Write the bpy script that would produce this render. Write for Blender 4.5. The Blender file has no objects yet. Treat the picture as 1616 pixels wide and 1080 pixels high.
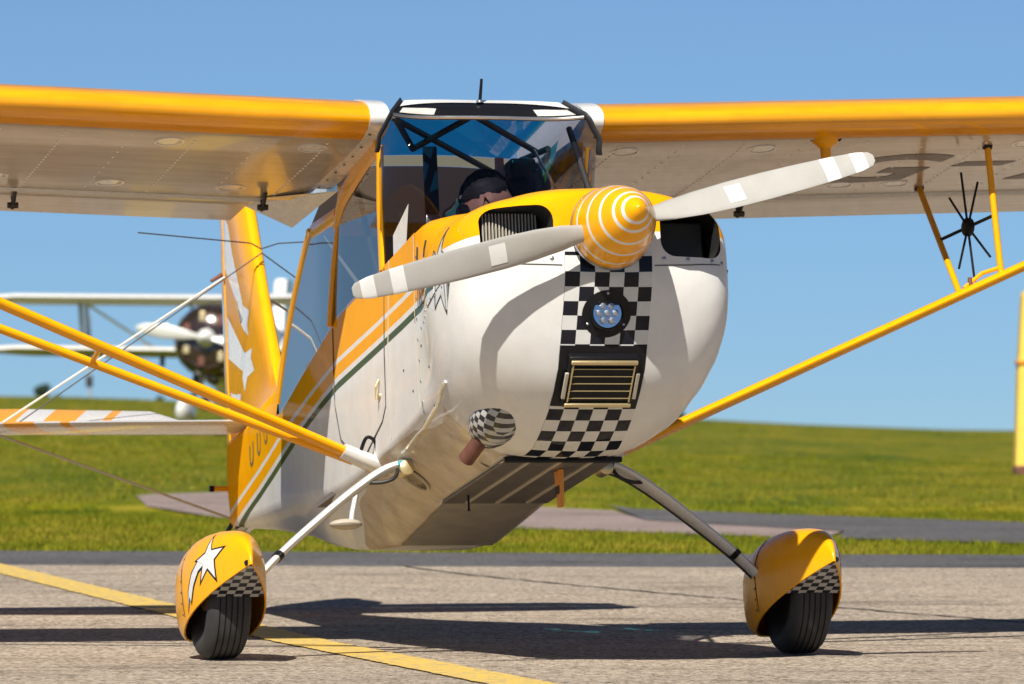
import bpy, bmesh, math, random
import numpy as np
from mathutils import Vector, Matrix, Euler
from mathutils.bvhtree import BVHTree
random.seed(7); np.random.seed(7)
S = bpy.context.scene
C = S.collection
R = math.radians

# ------------------------------------------------------------------ camera, sky, sun, exposure
PSI, TH = R(15), R(10)                       # heading of the aircraft, nose-up attitude on its tailwheel
cam_d = bpy.data.cameras.new('camera'); cam = bpy.data.objects.new('camera', cam_d); C.objects.link(cam)
cam.location = (0, -22.3, .81); cam.rotation_euler = (R(90) + math.atan(150/9700), 0, 0)
cam_d.sensor_width = 36; cam_d.lens = 9700/1616*36
cam_d.clip_start = .5; cam_d.clip_end = 30000
cam_d.dof.use_dof = True; cam_d.dof.focus_distance = 21.6; cam_d.dof.aperture_fstop = 8
S.camera = cam
SUNV = Vector((-.29, -.95, 1.0)).normalized()
w = bpy.data.worlds.new('World'); S.world = w; w.use_nodes = True
nt = w.node_tree; bg = nt.nodes['Background']
sky = nt.nodes.new('ShaderNodeTexSky'); sky.sky_type = 'NISHITA'; sky.sun_disc = False
sky.sun_elevation = math.asin(SUNV.z); sky.sun_rotation = math.atan2(SUNV.x, SUNV.y)
sky.altitude = 20000; sky.air_density = 7.6; sky.dust_density = 0.0; sky.ozone_density = 3.2
nt.links.new(sky.outputs[0], bg.inputs[0]); bg.inputs[1].default_value = .046
sun_d = bpy.data.lights.new('sun', 'SUN'); sun = bpy.data.objects.new('sun', sun_d); C.objects.link(sun)
sun_d.energy = 4.6; sun_d.angle = R(.5); sun_d.color = (1, .95, .86)
sun.rotation_euler = (-SUNV).to_track_quat('-Z', 'Y').to_euler(); sun.location = (-8, -25, 28)
vs = S.view_settings; vs.view_transform = 'Standard'; vs.look = 'None'; vs.exposure = .68; vs.gamma = 1; vs.use_curve_mapping = False
S.render.engine = 'CYCLES'

# ------------------------------------------------------------------ materials
def nodes(name):
    m = bpy.data.materials.new(name); m.use_nodes = True
    t = m.node_tree; return m, t, t.nodes['Principled BSDF']
def N(t, typ, **k):
    n = t.nodes.new(typ)
    for a, v in k.items(): setattr(n, a, v)
    return n
def ramp(t, src, stops, interp='LINEAR'):
    r = N(t, 'ShaderNodeValToRGB'); r.color_ramp.interpolation = interp
    e = r.color_ramp.elements
    while len(e) < len(stops): e.new(.5)
    for k, (p, c) in enumerate(stops):
        e[k].position = p; e[k].color = tuple(c[:3]) + (1,)
    t.links.new(src, r.inputs[0]); return r.outputs[0]
def mth(t, op, a, b=None, c=None):
    n = N(t, 'ShaderNodeMath', operation=op)
    for i, v in enumerate((a, b, c)):
        if v is None: continue
        if isinstance(v, (int, float)): n.inputs[i].default_value = v
        else: t.links.new(v, n.inputs[i])
    return n.outputs[0]
def mixc(t, f, a, b, blend='MIX'):
    n = N(t, 'ShaderNodeMix', data_type='RGBA', blend_type=blend)
    for i, v in ((0, f), (6, a), (7, b)):
        if isinstance(v, (int, float)): n.inputs[i].default_value = v
        elif isinstance(v, (tuple, list)): n.inputs[i].default_value = tuple(v[:3]) + (1,)
        else: t.links.new(v, n.inputs[i])
    return n.outputs[2]
def noise(t, vec, scale, detail=4, rough=.55):
    n = N(t, 'ShaderNodeTexNoise'); n.inputs['Scale'].default_value = scale
    n.inputs['Detail'].default_value = detail; n.inputs['Roughness'].default_value = rough
    if vec is not None: t.links.new(vec, n.inputs['Vector'])
    return n.outputs[0]
def coords(t): return N(t, 'ShaderNodeTexCoord').outputs['Object']
def finish(t, b, col, rough=.3, coat=0., metal=0., dirt=.12, bump=0, bscale=40, co=None):
    co = co or coords(t)
    nz = noise(t, co, 9, 6, .65)
    d = ramp(t, nz, [(.3, (1-dirt,)*3), (.62, (1, 1, 1))])
    base = mixc(t, 1., col, d, 'MULTIPLY')
    t.links.new(base, b.inputs['Base Color'])
    r2 = mth(t, 'MULTIPLY_ADD', noise(t, co, 23, 3), .16, rough - .08)
    t.links.new(r2, b.inputs['Roughness'])
    b.inputs['Metallic'].default_value = metal
    b.inputs['Coat Weight'].default_value = coat; b.inputs['Coat Roughness'].default_value = .05
    if bump:
        bn = N(t, 'ShaderNodeBump'); bn.inputs['Strength'].default_value = bump; bn.inputs['Distance'].default_value = .004
        t.links.new(noise(t, co, bscale, 4), bn.inputs['Height']); t.links.new(bn.outputs[0], b.inputs['Normal'])
def mat(name, col, rough=.4, coat=0., metal=0., dirt=.12, bump=0, bscale=40):
    m, t, b = nodes(name); finish(t, b, col, rough, coat, metal, dirt, bump, bscale); return m
def glass(name, tint, refl=.9, fres=1.5):
    m, t, b = nodes(name); t.nodes.remove(b)
    tr = N(t, 'ShaderNodeBsdfTransparent'); tr.inputs[0].default_value = tuple(tint) + (1,)
    gl = N(t, 'ShaderNodeBsdfGlossy'); gl.inputs['Roughness'].default_value = .02; gl.inputs['Color'].default_value = (refl,)*3 + (1,)
    g = N(t, 'ShaderNodeNewGeometry'); dp = N(t, 'ShaderNodeVectorMath', operation='DOT_PRODUCT')
    t.links.new(g.outputs['Incoming'], dp.inputs[0]); t.links.new(g.outputs['Normal'], dp.inputs[1])
    f0 = ((fres-1)/(fres+1))**2                      # Schlick reflectance of a thin sheet, the same from both sides
    fac = mth(t, 'MULTIPLY_ADD', mth(t, 'POWER', mth(t, 'SUBTRACT', 1., mth(t, 'ABSOLUTE', dp.outputs['Value'])), 5.), 1-f0, f0)
    mx = N(t, 'ShaderNodeMixShader'); t.links.new(fac, mx.inputs[0]); t.links.new(tr.outputs[0], mx.inputs[1]); t.links.new(gl.outputs[0], mx.inputs[2])
    t.links.new(mx.outputs[0], t.nodes['Material Output'].inputs[0]); return m

YEL = (.86, .375, .003); WHT = (.70, .69, .66); GRN = (.075, .10, .04)
M = {}
M['yellow'] = mat('yellow_paint', YEL, .25, .06, dirt=.08)
M['yellow'].node_tree.nodes['Principled BSDF'].inputs['Specular IOR Level'].default_value = .25
M['white'] = mat('white_paint', WHT, .28, .6, dirt=.08)
M['black'] = mat('black_paint', (.008, .008, .010), .35)
M['black'].node_tree.nodes['Principled BSDF'].inputs['Specular IOR Level'].default_value = .22
M['rubber'] = mat('seal_rubber', (.015, .015, .018), .55)
M['steel'] = mat('grey_steel', (.45, .46, .48), .35, 0, .9)
M['dark_metal'] = mat('dark_metal', (.04, .038, .036), .5, 0, .3)
M['grey_paint'] = mat('grey_paint', (.33, .36, .40), .4, .2)
M['brass'] = mat('brass_frame', (.62, .50, .27), .35, 0, .7)
M['rust'] = mat('rusty_steel', (.17, .065, .045), .75, 0, .2, .45, .3, 120)
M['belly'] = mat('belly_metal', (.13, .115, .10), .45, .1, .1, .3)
M['belly_rear'] = mat('belly_rear_metal', (.36, .33, .28), .4, .1, .1, .3)  # grey darkened to carry the shade under the rear belly
M['rib_tape'] = mat('rib_tape', (.42, .38, .31), .5)
M['orange'] = mat('orange_blade', (.75, .27, .012), .4, .2)
M['navy'] = mat('navy_web', (.012, .014, .03), .7)
M['cream'] = mat('cream_liner', (.62, .62, .42), .8)
def fabric(name, col):
    m, t, b = nodes(name); t.nodes.remove(b); tl = N(t, 'ShaderNodeBsdfTranslucent'); df = N(t, 'ShaderNodeBsdfDiffuse'); mx = N(t, 'ShaderNodeMixShader')
    tl.inputs[0].default_value = col + (1,); df.inputs[0].default_value = col + (1,); mx.inputs[0].default_value = .5
    t.links.new(tl.outputs[0], mx.inputs[1]); t.links.new(df.outputs[0], mx.inputs[2]); t.links.new(mx.outputs[0], t.nodes['Material Output'].inputs[0]); return m
M['cream_fabric'] = fabric('cream_roof_fabric', (.55, .52, .34)); M['brown_fabric'] = fabric('brown_roof_fabric', (.11, .085, .075))
M['brown'] = mat('grey_brown_liner', (.16, .14, .125), .85)
M['red'] = mat('red_strap', (.45, .015, .012), .7)
M['skin'] = mat('skin', (.42, .22, .15), .55)
M['lips'] = mat('lips', (.30, .12, .10), .5)
M['hair'] = mat('dark_hair', (.012, .010, .012), .7, bump=.5, bscale=160)
M['cloth'] = mat('dark_cloth', (.03, .03, .045), .9, bump=.3, bscale=120)
M['chrome'] = mat('chrome', (.85, .85, .86), .08, 0, 1, .02)
M['decal_grey'] = mat('decal_grey', (.055, .052, .055), .45)
M['reg_grey'] = mat('registration_grey', (.15, .13, .115), .4)
M['wire'] = mat('pale_wire', (.55, .52, .46), .45, 0, .3)
M['green'] = mat('green_paint', GRN, .4, .3)
M['teal'] = mat('teal_plastic', (.02, .30, .34), .4)
M['brake'] = mat('black_hose', (.012, .012, .012), .5)
M['shield_glass'] = glass('windshield_plexiglass', (.52, .52, .60), .80, 1.45)
M['window_glass'] = glass('side_window_plexiglass', (.66, .66, .64), .95, 1.48)
M['skylight_glass'] = glass('tinted_skylight', (.02, .42, .60), .8, 1.35)
M['lens_glass'] = glass('lamp_lens', (.92, .93, .95), .95, 1.28)

def tyre_mat():
    m, t, b = nodes('tyre_rubber'); co = coords(t)
    finish(t, b, (.033, .032, .031), .72, 0, 0, .35, .25, 90, co); return m
M['tyre'] = tyre_mat()

def checker_nodes(t, u, v, size, a=(.012, .013, .02), b=(.62, .62, .60)):
    fu = mth(t, 'FLOOR', mth(t, 'DIVIDE', u, size)); fv = mth(t, 'FLOOR', mth(t, 'DIVIDE', v, size))
    p = mth(t, 'PINGPONG', mth(t, 'ADD', fu, fv), 1.)
    return mixc(t, p, a, b)
def livery(checker=False):
    m, t, b = nodes('cowl_livery' if checker else 'fuselage_livery'); co = coords(t)
    sep = N(t, 'ShaderNodeSeparateXYZ'); t.links.new(co, sep.inputs[0]); x, y, z = sep.outputs
    zn = mth(t, 'MULTIPLY_ADD', z, 1/.8, -.9/.8)
    p = lambda v: (v - .9)/.8
    side = ramp(t, zn, [(0, WHT), (p(1.145), GRN), (p(1.175), WHT), (p(1.195), YEL), (p(1.245), WHT), (p(1.265), YEL)], 'CONSTANT')
    front = ramp(t, zn, [(0, WHT), (p(1.262), YEL)], 'CONSTANT')
    fac = mth(t, 'LESS_THAN', y, -1.12)
    col = mixc(t, fac, side, front)
    if checker:
        v = mth(t, 'ADD', mth(t, 'MULTIPLY_ADD', z, -.911, .911*1.137), mth(t, 'MULTIPLY_ADD', y, .474, .474*1.47))
        ck = checker_nodes(t, mth(t, 'ADD', x, .155), v, .0525)
        mask = mth(t, 'MULTIPLY', mth(t, 'LESS_THAN', mth(t, 'ABSOLUTE', x), .156), mth(t, 'LESS_THAN', z, 1.19))
        mask = mth(t, 'MULTIPLY', mask, mth(t, 'LESS_THAN', y, -.80))
        col = mixc(t, mask, col, ck)
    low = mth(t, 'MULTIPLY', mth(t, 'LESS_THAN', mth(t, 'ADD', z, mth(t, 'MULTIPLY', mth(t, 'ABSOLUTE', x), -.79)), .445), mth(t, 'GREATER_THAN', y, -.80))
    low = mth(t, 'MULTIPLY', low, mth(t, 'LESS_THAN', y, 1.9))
    under_shade = ramp(t, noise(t, co, 6, 6, .7), [(.3, (.44, .37, .27)), (.65, (.64, .56, .44))])  # mottled tan painting the underside shade into the lower hull colour
    col = mixc(t, low, col, under_shade)
    vo = N(t, 'ShaderNodeTexVoronoi'); vo.inputs['Scale'].default_value = 24; t.links.new(co, vo.inputs['Vector'])
    sc_ = N(t, 'ShaderNodeSeparateColor'); t.links.new(vo.outputs['Color'], sc_.inputs[0])
    bug = mth(t, 'MULTIPLY', mth(t, 'LESS_THAN', vo.outputs['Distance'], mth(t, 'MULTIPLY', sc_.outputs[1], .10)), mth(t, 'GREATER_THAN', sc_.outputs[0], .62))
    col = mixc(t, mth(t, 'MULTIPLY', bug, .55), col, (.16, .13, .10))
    finish(t, b, col, .18, .40 if checker else .16, 0, .09, co=co); b.inputs['Specular IOR Level'].default_value = .0; return m
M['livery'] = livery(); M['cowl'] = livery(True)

def wing_mat():
    m, t, b = nodes('wing_livery'); co = coords(t)
    sep = N(t, 'ShaderNodeSeparateXYZ'); t.links.new(co, sep.inputs[0]); x, y, z = sep.outputs
    g = N(t, 'ShaderNodeNewGeometry')
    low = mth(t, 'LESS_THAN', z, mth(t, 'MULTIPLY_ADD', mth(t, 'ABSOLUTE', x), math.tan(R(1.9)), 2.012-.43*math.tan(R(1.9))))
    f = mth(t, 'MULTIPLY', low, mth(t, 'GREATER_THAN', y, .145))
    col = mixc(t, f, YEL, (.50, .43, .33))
    # oily streaks running along the chord, soft fabric waves
    mp = N(t, 'ShaderNodeMapping'); mp.inputs['Scale'].default_value = (1.2, 14, 5); t.links.new(co, mp.inputs[0])
    st = ramp(t, noise(t, mp.outputs[0], 1.6, 5, .6), [(.35, (.80, .78, .74)), (.65, (1, 1, 1))])
    col = mixc(t, 1., col, st, 'MULTIPLY')
    finish(t, b, col, .22, .5, 0, .08, .12, 7, co); return m
M['wing'] = wing_mat()

def spinner_mat():
    m, t, b = nodes('spinner_rings'); co = coords(t)
    sep = N(t, 'ShaderNodeSeparateXYZ'); t.links.new(co, sep.inputs[0]); y = sep.outputs[1]
    yn = mth(t, 'MULTIPLY_ADD', y, 1/.4, 5.)         # -2.0 .. -1.6  ->  0 .. 1
    p = lambda v: (v + 2.)/.4
    st = [(0, YEL)]
    for c_ in (-1.862, -1.826, -1.762, -1.688, -1.612): st += [(p(c_-.0062), WHT), (p(c_+.0062), YEL)]
    finish(t, b, ramp(t, yn, st, 'CONSTANT'), .18, .25, 0, .05, co=co); b.inputs['Specular IOR Level'].default_value = .2; return m
M['spinner'] = spinner_mat()

def checker_obj(name, size, ax, dirt=.1, rot=0):
    m, t, b = nodes(name); co = coords(t)
    mp = N(t, 'ShaderNodeMapping'); mp.inputs['Rotation'].default_value = rot if rot else (0, 0, 0); t.links.new(co, mp.inputs[0])
    sep = N(t, 'ShaderNodeSeparateXYZ'); t.links.new(mp.outputs[0], sep.inputs[0])
    finish(t, b, checker_nodes(t, sep.outputs[ax[0]], sep.outputs[ax[1]], size, b=(.42, .42, .41)), .3, .3, 0, dirt, co=co); return m
M['check_pant'] = checker_obj('wheel_well_checks', .030, (0, 1))
M['check_stub'] = checker_obj('exhaust_fairing_checks', .022, (1, 2), rot=(R(40), 0, 0))

def stab_mat():
    m, t, b = nodes('tailplane_livery'); co = coords(t)
    sep = N(t, 'ShaderNodeSeparateXYZ'); t.links.new(co, sep.inputs[0]); x, y, z = sep.outputs
    s = mth(t, 'ADD', mth(t, 'ABSOLUTE', x), mth(t, 'MULTIPLY_ADD', y, .45, -.45*4.2))
    sn = mth(t, 'MULTIPLY_ADD', s, 1., -.4)
    col = ramp(t, sn, [(0, WHT), (.30, YEL), (.34, WHT), (.46, YEL), (.60, WHT), (.72, YEL)], 'CONSTANT')
    finish(t, b, col, .28, .5, 0, .08, co=co); return m
M['stab'] = stab_mat()

# ------------------------------------------------------------------ mesh helpers
def obj(name, me, parent=None, kind=None):
    o = bpy.data.objects.new(name, me); C.objects.link(o)
    if parent: o.parent = parent
    if kind: o['kind'] = kind
    return o
def mesh(name, verts, faces, mats, parent=None, smooth=True, fm=None, angle=40, kind=None):
    me = bpy.data.meshes.new(name); me.from_pydata([tuple(v) for v in verts], [], faces); me.update()
    for k in (mats if isinstance(mats, (list, tuple)) else [mats]): me.materials.append(M[k] if isinstance(k, str) else k)
    if fm: me.polygons.foreach_set('material_index', fm)
    fix(me, smooth, angle)
    return obj(name, me, parent, kind)
def fix(me, smooth=True, angle=40):
    bm = bmesh.new(); bm.from_mesh(me); bmesh.ops.recalc_face_normals(bm, faces=bm.faces)
    if smooth:
        for f in bm.faces: f.smooth = True
        for e in bm.edges:
            if len(e.link_faces) == 2 and e.calc_face_angle(0) > R(angle): e.smooth = False
    bm.to_mesh(me); bm.free()
def grid_faces(nr, nc, closed=False, off=0):
    f = []
    for i in range(nr-1):
        for j in range(nc if closed else nc-1):
            a = off+i*nc+j; b_ = off+i*nc+(j+1) % nc
            f.append((a, b_, b_+nc, a+nc))
    return f
def loft(name, secs, mats, parent=None, closed=True, caps=True, smooth=True, angle=40):
    n = len(secs[0]); v = [p for s in secs for p in s]; f = grid_faces(len(secs), n, closed)
    if caps and closed: f += [tuple(range(n))[::-1], tuple(range((len(secs)-1)*n, len(secs)*n))]
    return mesh(name, v, f, mats, parent, smooth, None, angle)
def frame(d):
    d = Vector(d).normalized(); u = d.cross(Vector((0, 0, 1)))
    if u.length < 1e-4: u = d.cross(Vector((1, 0, 0)))
    u.normalize(); return u, d.cross(u)
def tube_data(path, rad, seg=10, flat=None):
    """swept tube; rad a number or list; flat=(a,b,axis): elliptical section with its long axis along 'axis'"""
    P = [Vector(p) for p in path]; n = len(P); v = []; 
    for i, p in enumerate(P):
        d = (P[min(i+1, n-1)] - P[max(i-1, 0)])
        if flat:
            ax = Vector(flat[2]); dn = d.normalized(); a = (ax - dn*ax.dot(dn)).normalized(); b_ = dn.cross(a); ra, rb = flat[0], flat[1]
        else:
            a, b_ = frame(d); ra = rb = 1.
        r = rad[i] if isinstance(rad, (list, tuple)) else rad
        for k in range(seg):
            t_ = 2*math.pi*k/seg; v.append(p + a*(math.cos(t_)*r*ra) + b_*(math.sin(t_)*r*rb))
    f = grid_faces(n, seg, True) + [tuple(range(seg))[::-1], tuple(range((n-1)*seg, n*seg))]
    return v, f
def tube(name, path, rad, mats, parent=None, seg=10, flat=None):
    v, f = tube_data(path, rad, seg, flat); return mesh(name, v, f, mats, parent)
def boxd(c, s, axes=None):
    c = Vector(c); ax = axes or (Vector((1, 0, 0)), Vector((0, 1, 0)), Vector((0, 0, 1)))
    v = [c + ax[0]*(s[0]/2*i) + ax[1]*(s[1]/2*j) + ax[2]*(s[2]/2*k) for i in (-1, 1) for j in (-1, 1) for k in (-1, 1)]
    return v, [(0, 1, 3, 2), (4, 6, 7, 5), (0, 4, 5, 1), (2, 3, 7, 6), (0, 2, 6, 4), (1, 5, 7, 3)]
def box(name, c, s, mats, parent=None, axes=None, bev=.0):
    v, f = boxd(c, s, axes); o = mesh(name, v, f, mats, parent, smooth=bool(bev))
    if bev:
        bm = bmesh.new(); bm.from_mesh(o.data); bmesh.ops.bevel(bm, geom=bm.edges[:], offset=bev, segments=2, affect='EDGES', profile=.5)
        for q in bm.faces: q.smooth = True
        bm.to_mesh(o.data); bm.free()
    return o
def join(parts):
    V, F = [], []
    for v, f in parts:
        o_ = len(V); V += list(v); F += [tuple(i+o_ for i in q) for q in f]
    return V, F
def revolve(name, c, axis, prof, mats, parent=None, seg=28):
    """prof: list of (distance along axis, radius)"""
    a, b_ = frame(axis); d = Vector(axis).normalized(); c = Vector(c); v = []
    for h, r in prof:
        for k in range(seg):
            t_ = 2*math.pi*k/seg; v.append(c + d*h + (a*math.cos(t_)+b_*math.sin(t_))*max(r, 1e-4))
    f = grid_faces(len(prof), seg, True) + [tuple(range(seg))[::-1], tuple(range((len(prof)-1)*seg, len(prof)*seg))]
    return mesh(name, v, f, mats, parent)
def smoothpath(P, n=6):
    P = [Vector(p) for p in P]; out = []
    for i in range(len(P)-1):
        p0 = P[max(i-1, 0)]; p1 = P[i]; p2 = P[i+1]; p3 = P[min(i+2, len(P)-1)]
        for k in range(n):
            t_ = k/n
            out.append(.5*((2*p1) + (p2-p0)*t_ + (2*p0-5*p1+4*p2-p3)*t_*t_ + (3*p1-p0-3*p2+p3)*t_**3))
    out.append(P[-1]); return out
def chaikin(P, n=2):
    for _ in range(n):
        Q = [P[0]]
        for a, b_ in zip(P[:-1], P[1:]):
            Q += [tuple(.75*p+.25*q for p, q in zip(a, b_)), tuple(.25*p+.75*q for p, q in zip(a, b_))]
        P = Q + [P[-1]]
    return P
def bevel2(P, r=.022):
    out = [P[0]]
    for k in range(1, len(P)-1):
        a, b_, c_ = Vector(P[k-1]), Vector(P[k]), Vector(P[k+1])
        q = min(r, (a-b_).length*.4, (c_-b_).length*.4)
        p0 = b_+(a-b_).normalized()*q; p1 = b_+(c_-b_).normalized()*q
        out += [tuple(p0), tuple(b_*.5+(p0+p1)*.25), tuple(p1)]
    return out + [P[-1]]
def lerp_table(tab, y):
    if y <= tab[0][0]: return tab[0][1:]
    for a, b_ in zip(tab[:-1], tab[1:]):
        if y <= b_[0]:
            t_ = (y-a[0])/(b_[0]-a[0]); return tuple(p+(q-p)*t_ for p, q in zip(a[1:], b_[1:]))
    return tab[-1][1:]
def bvh(*objs):
    V, F = [], []
    for o in objs:
        k = len(V); V += [v.co.copy() for v in o.data.vertices]; F += [tuple(i+k for i in p.vertices) for p in o.data.polygons]
    return BVHTree.FromPolygons(V, F)
def decal(name, poly, to3, direction, tree, off, mats, parent, step=.03):
    """a painted mark: an outline cut into small pieces and laid onto the surface it is painted on"""
    bm = bmesh.new(); f = bm.faces.new([bm.verts.new((u, v_, 0)) for u, v_ in poly])
    bmesh.ops.triangulate(bm, faces=[f])
    us = [p[0] for p in poly]; vs_ = [p[1] for p in poly]
    for ax, lo, hi in ((0, min(us), max(us)), (1, min(vs_), max(vs_))):
        k = lo + step
        while k < hi:
            co = [0, 0, 0]; no = [0, 0, 0]; co[ax] = k; no[ax] = 1
            bmesh.ops.bisect_plane(bm, geom=bm.verts[:]+bm.edges[:]+bm.faces[:], plane_co=co, plane_no=no); k += step
    d = Vector(direction).normalized(); bad = []
    for v_ in bm.verts:
        o_ = Vector(to3(v_.co.x, v_.co.y)); h = tree.ray_cast(o_ - d*3, d)
        if h[0] is None: bad.append(v_); continue
        n_ = h[1] if h[1].dot(d) < 0 else -h[1]
        v_.co = h[0] + n_*off
    bmesh.ops.delete(bm, geom=bad, context='VERTS')
    me = bpy.data.meshes.new(name); bm.to_mesh(me); bm.free(); me.materials.append(M[mats])
    for p in me.polygons: p.use_smooth = True
    return obj(name, me, parent)
def seam(name, pts, direction, tree, parent, width=.004, mats='decal_grey', off=.0012, n=14):
    """a thin panel gap following the surface"""
    d = Vector(direction).normalized(); P = []
    for a, b_ in zip(pts[:-1], pts[1:]):
        for k in range(n): P.append(Vector(a).lerp(Vector(b_), k/n))
    P.append(Vector(pts[-1])); Q = []
    for p in P:
        h = tree.ray_cast(p - d*3, d)
        if h[0] is not None: Q.append(h[0] - d*off)
    return tube(name, Q, width/2, mats, parent, 5) if len(Q) > 1 else None
def empty(name, label, cat, loc=(0, 0, 0), rot=(0, 0, 0), group=None):
    o = bpy.data.objects.new(name, None); C.objects.link(o); o.location = loc; o.rotation_euler = rot; o.empty_display_size = .2
    tag(o, label, cat, group); return o
def tag(o, label, cat, group=None):
    o['label'] = label; o['category'] = cat
    if group: o['group'] = group
    return o
def evaluated(o):
    dg = bpy.context.evaluated_depsgraph_get(); return bpy.data.meshes.new_from_object(o.evaluated_get(dg))

# ------------------------------------------------------------------ ground
def ground_z(x, y):
    d = y + 22.3
    z = .008*max(0., min(d, 48.)-24.)
    if d > 48:
        u = max(-20., min(20., x*220./d))
        crest = 1.62 - .0328*u + .05*math.sin(u*.35)
        s = min(1., (d-48)/172.); z = .192 + (crest-.192)*(1-(1-s)**1.6)
        if d > 220: z = max(-3., crest - (d-220)*.02)
    return z
def ground_mats():
    m, t, b = nodes('grass_field'); co = coords(t)
    mp = N(t, 'ShaderNodeMapping'); mp.inputs['Scale'].default_value = (1., .35, 1.); t.links.new(co, mp.inputs[0])
    n1 = noise(t, mp.outputs[0], .35, 6, .65); n2 = noise(t, mp.outputs[0], 1.6, 6, .7); n3 = noise(t, co, 26, 4, .6)
    c1 = ramp(t, n2, [(.32, (.055, .088, .004)), (.5, (.125, .132, .005)), (.66, (.22, .175, .02))])
    c2 = ramp(t, n1, [(.36, (.55, .72, .6)), (.5, (1., 1., 1.)), (.64, (1.35, 1.1, 1.0))])
    c3 = ramp(t, n3, [(.3, (.65, .65, .65)), (.7, (1.2, 1.2, 1.1))])
    col = mixc(t, 1., mixc(t, 1., c1, c2, 'MULTIPLY'), c3, 'MULTIPLY')
    t.links.new(col, b.inputs['Base Color']); b.inputs['Roughness'].default_value = .95; b.inputs['Specular IOR Level'].default_value = .1
    M['grass'] = m
    def asphalt(name, dark, mid, light, fine=95, crackle=0.):
        m, t, b = nodes(name); co = coords(t)
        big = noise(t, co, .55, 5, .6)
        mp = N(t, 'ShaderNodeMapping'); mp.inputs['Scale'].default_value = (.5, 2.2, 1); t.links.new(co, mp.inputs[0])
        mid_n = noise(t, mp.outputs[0], 2.6, 6, .7)
        vor = N(t, 'ShaderNodeTexVoronoi'); vor.inputs['Scale'].default_value = fine; t.links.new(co, vor.inputs['Vector'])
        hs = N(t, 'ShaderNodeSeparateColor'); t.links.new(vor.outputs['Color'], hs.inputs[0])
        stone = ramp(t, hs.outputs[0], [(0, dark), (.22, dark), (.34, mid), (.75, mid), (1, light)])
        gn = noise(t, co, 260, 2, .6)
        stone = mixc(t, 1., stone, ramp(t, gn, [(.3, (.72,)*3), (.7, (1.2,)*3)]), 'MULTIPLY')
        tone = mixc(t, 1., ramp(t, big, [(.3, (.86, .85, .84)), (.7, (1.08, 1.07, 1.05))]), ramp(t, mid_n, [(.3, (.84, .83, .82)), (.66, (1.06, 1.05, 1.04))]), 'MULTIPLY')
        col = mixc(t, 1., stone, tone, 'MULTIPLY')
        mp2 = N(t, 'ShaderNodeMapping'); mp2.inputs['Scale'].default_value = (.35, 1.3, 1); mp2.inputs['Rotation'].default_value = (0, 0, R(6)); t.links.new(co, mp2.inputs[0])
        streak = ramp(t, noise(t, mp2.outputs[0], 1.1, 7, .75), [(.36, (.62, .60, .58)), (.46, (1, 1, 1)), (.6, (1.04, 1.03, 1.02))])
        col = mixc(t, 1., col, streak, 'MULTIPLY')
        spots = ramp(t, noise(t, co, 5.5, 3, .5), [(.25, (.60, .58, .56)), (.31, (1, 1, 1))])
        col = mixc(t, 1., col, spots, 'MULTIPLY')
        t.links.new(col, b.inputs['Base Color']); b.inputs['Roughness'].default_value = .9; b.inputs['Specular IOR Level'].default_value = .25
        bn = N(t, 'ShaderNodeBump'); bn.inputs['Strength'].default_value = .6; bn.inputs['Distance'].default_value = .006
        t.links.new(mth(t, 'ADD', vor.outputs['Distance'], gn), bn.inputs['Height']); t.links.new(bn.outputs[0], b.inputs['Normal'])
        return m
    M['tarmac'] = asphalt('worn_tarmac', (.13, .105, .080), (.42, .35, .275), (.64, .56, .46), 70)
    M['asphalt'] = asphalt('dark_asphalt', (.05, .05, .055), (.115, .112, .118), (.19, .185, .19), 60)
    M['pink'] = asphalt('pinkish_concrete', (.20, .16, .15), (.30, .235, .22), (.38, .31, .28), 50)
    m, t, b = nodes('yellow_marking'); co = coords(t)
    wear = noise(t, co, 30, 5, .7)
    col = mixc(t, ramp(t, wear, [(.40, (0, 0, 0)), (.50, (1, 1, 1))]), (.36, .29, .19), (.70, .47, .085))
    col = mixc(t, 1., col, ramp(t, noise(t, co, 190, 2), [(.3, (.7,)*3), (.7, (1.1,)*3)]), 'MULTIPLY')
    t.links.new(col, b.inputs['Base Color']); b.inputs['Roughness'].default_value = .85
    M['line'] = m
    m, t, b = nodes('crack_filler'); b.inputs['Base Color'].default_value = (.06, .052, .045, 1); b.inputs['Roughness'].default_value = .9
    M['crack'] = m
ground_mats()
ys = [-40, -10] + [1.7] + [2+.5*k for k in range(0, 49)] + [26+4*k for k in range(0, 44)] + [198, 205, 215, 230, 260, 300, 400, 520, 800, 1500, 3000, 6000, 12000]
V = []; nc = 41
for y in ys:
    d = max(30., y+22.3)
    half = 60 if d < 60 else (d*1.0)
    for j in range(nc):
        s = j/(nc-1)*2-1; x = (abs(s)**2.2)*(1 if s > 0 else -1)*half
        V.append((x, y, ground_z(x, y)))
g = mesh('ground', V, grid_faces(len(ys), nc), 'grass', smooth=True, angle=80, kind='structure')
def sheet(name, pts, mats, lift, nx=1):
    """flat paving polygon lying on the gently rising ground"""
    bm = bmesh.new(); f = bm.faces.new([bm.verts.new((x, y, 0)) for x, y in pts])
    for k in (1.7,):
        bmesh.ops.bisect_plane(bm, geom=bm.verts[:]+bm.edges[:]+bm.faces[:], plane_co=(0, k, 0), plane_no=(0, 1, 0))
    for v in bm.verts: v.co.z = ground_z(v.co.x, v.co.y) + lift
    bmesh.ops.recalc_face_normals(bm, faces=bm.faces)
    for f in bm.faces:
        if f.normal.z < 0: f.normal_flip()
    me = bpy.data.meshes.new(name); bm.to_mesh(me); bm.free(); me.materials.append(M[mats]); return obj(name, me, None, 'structure')
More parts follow.
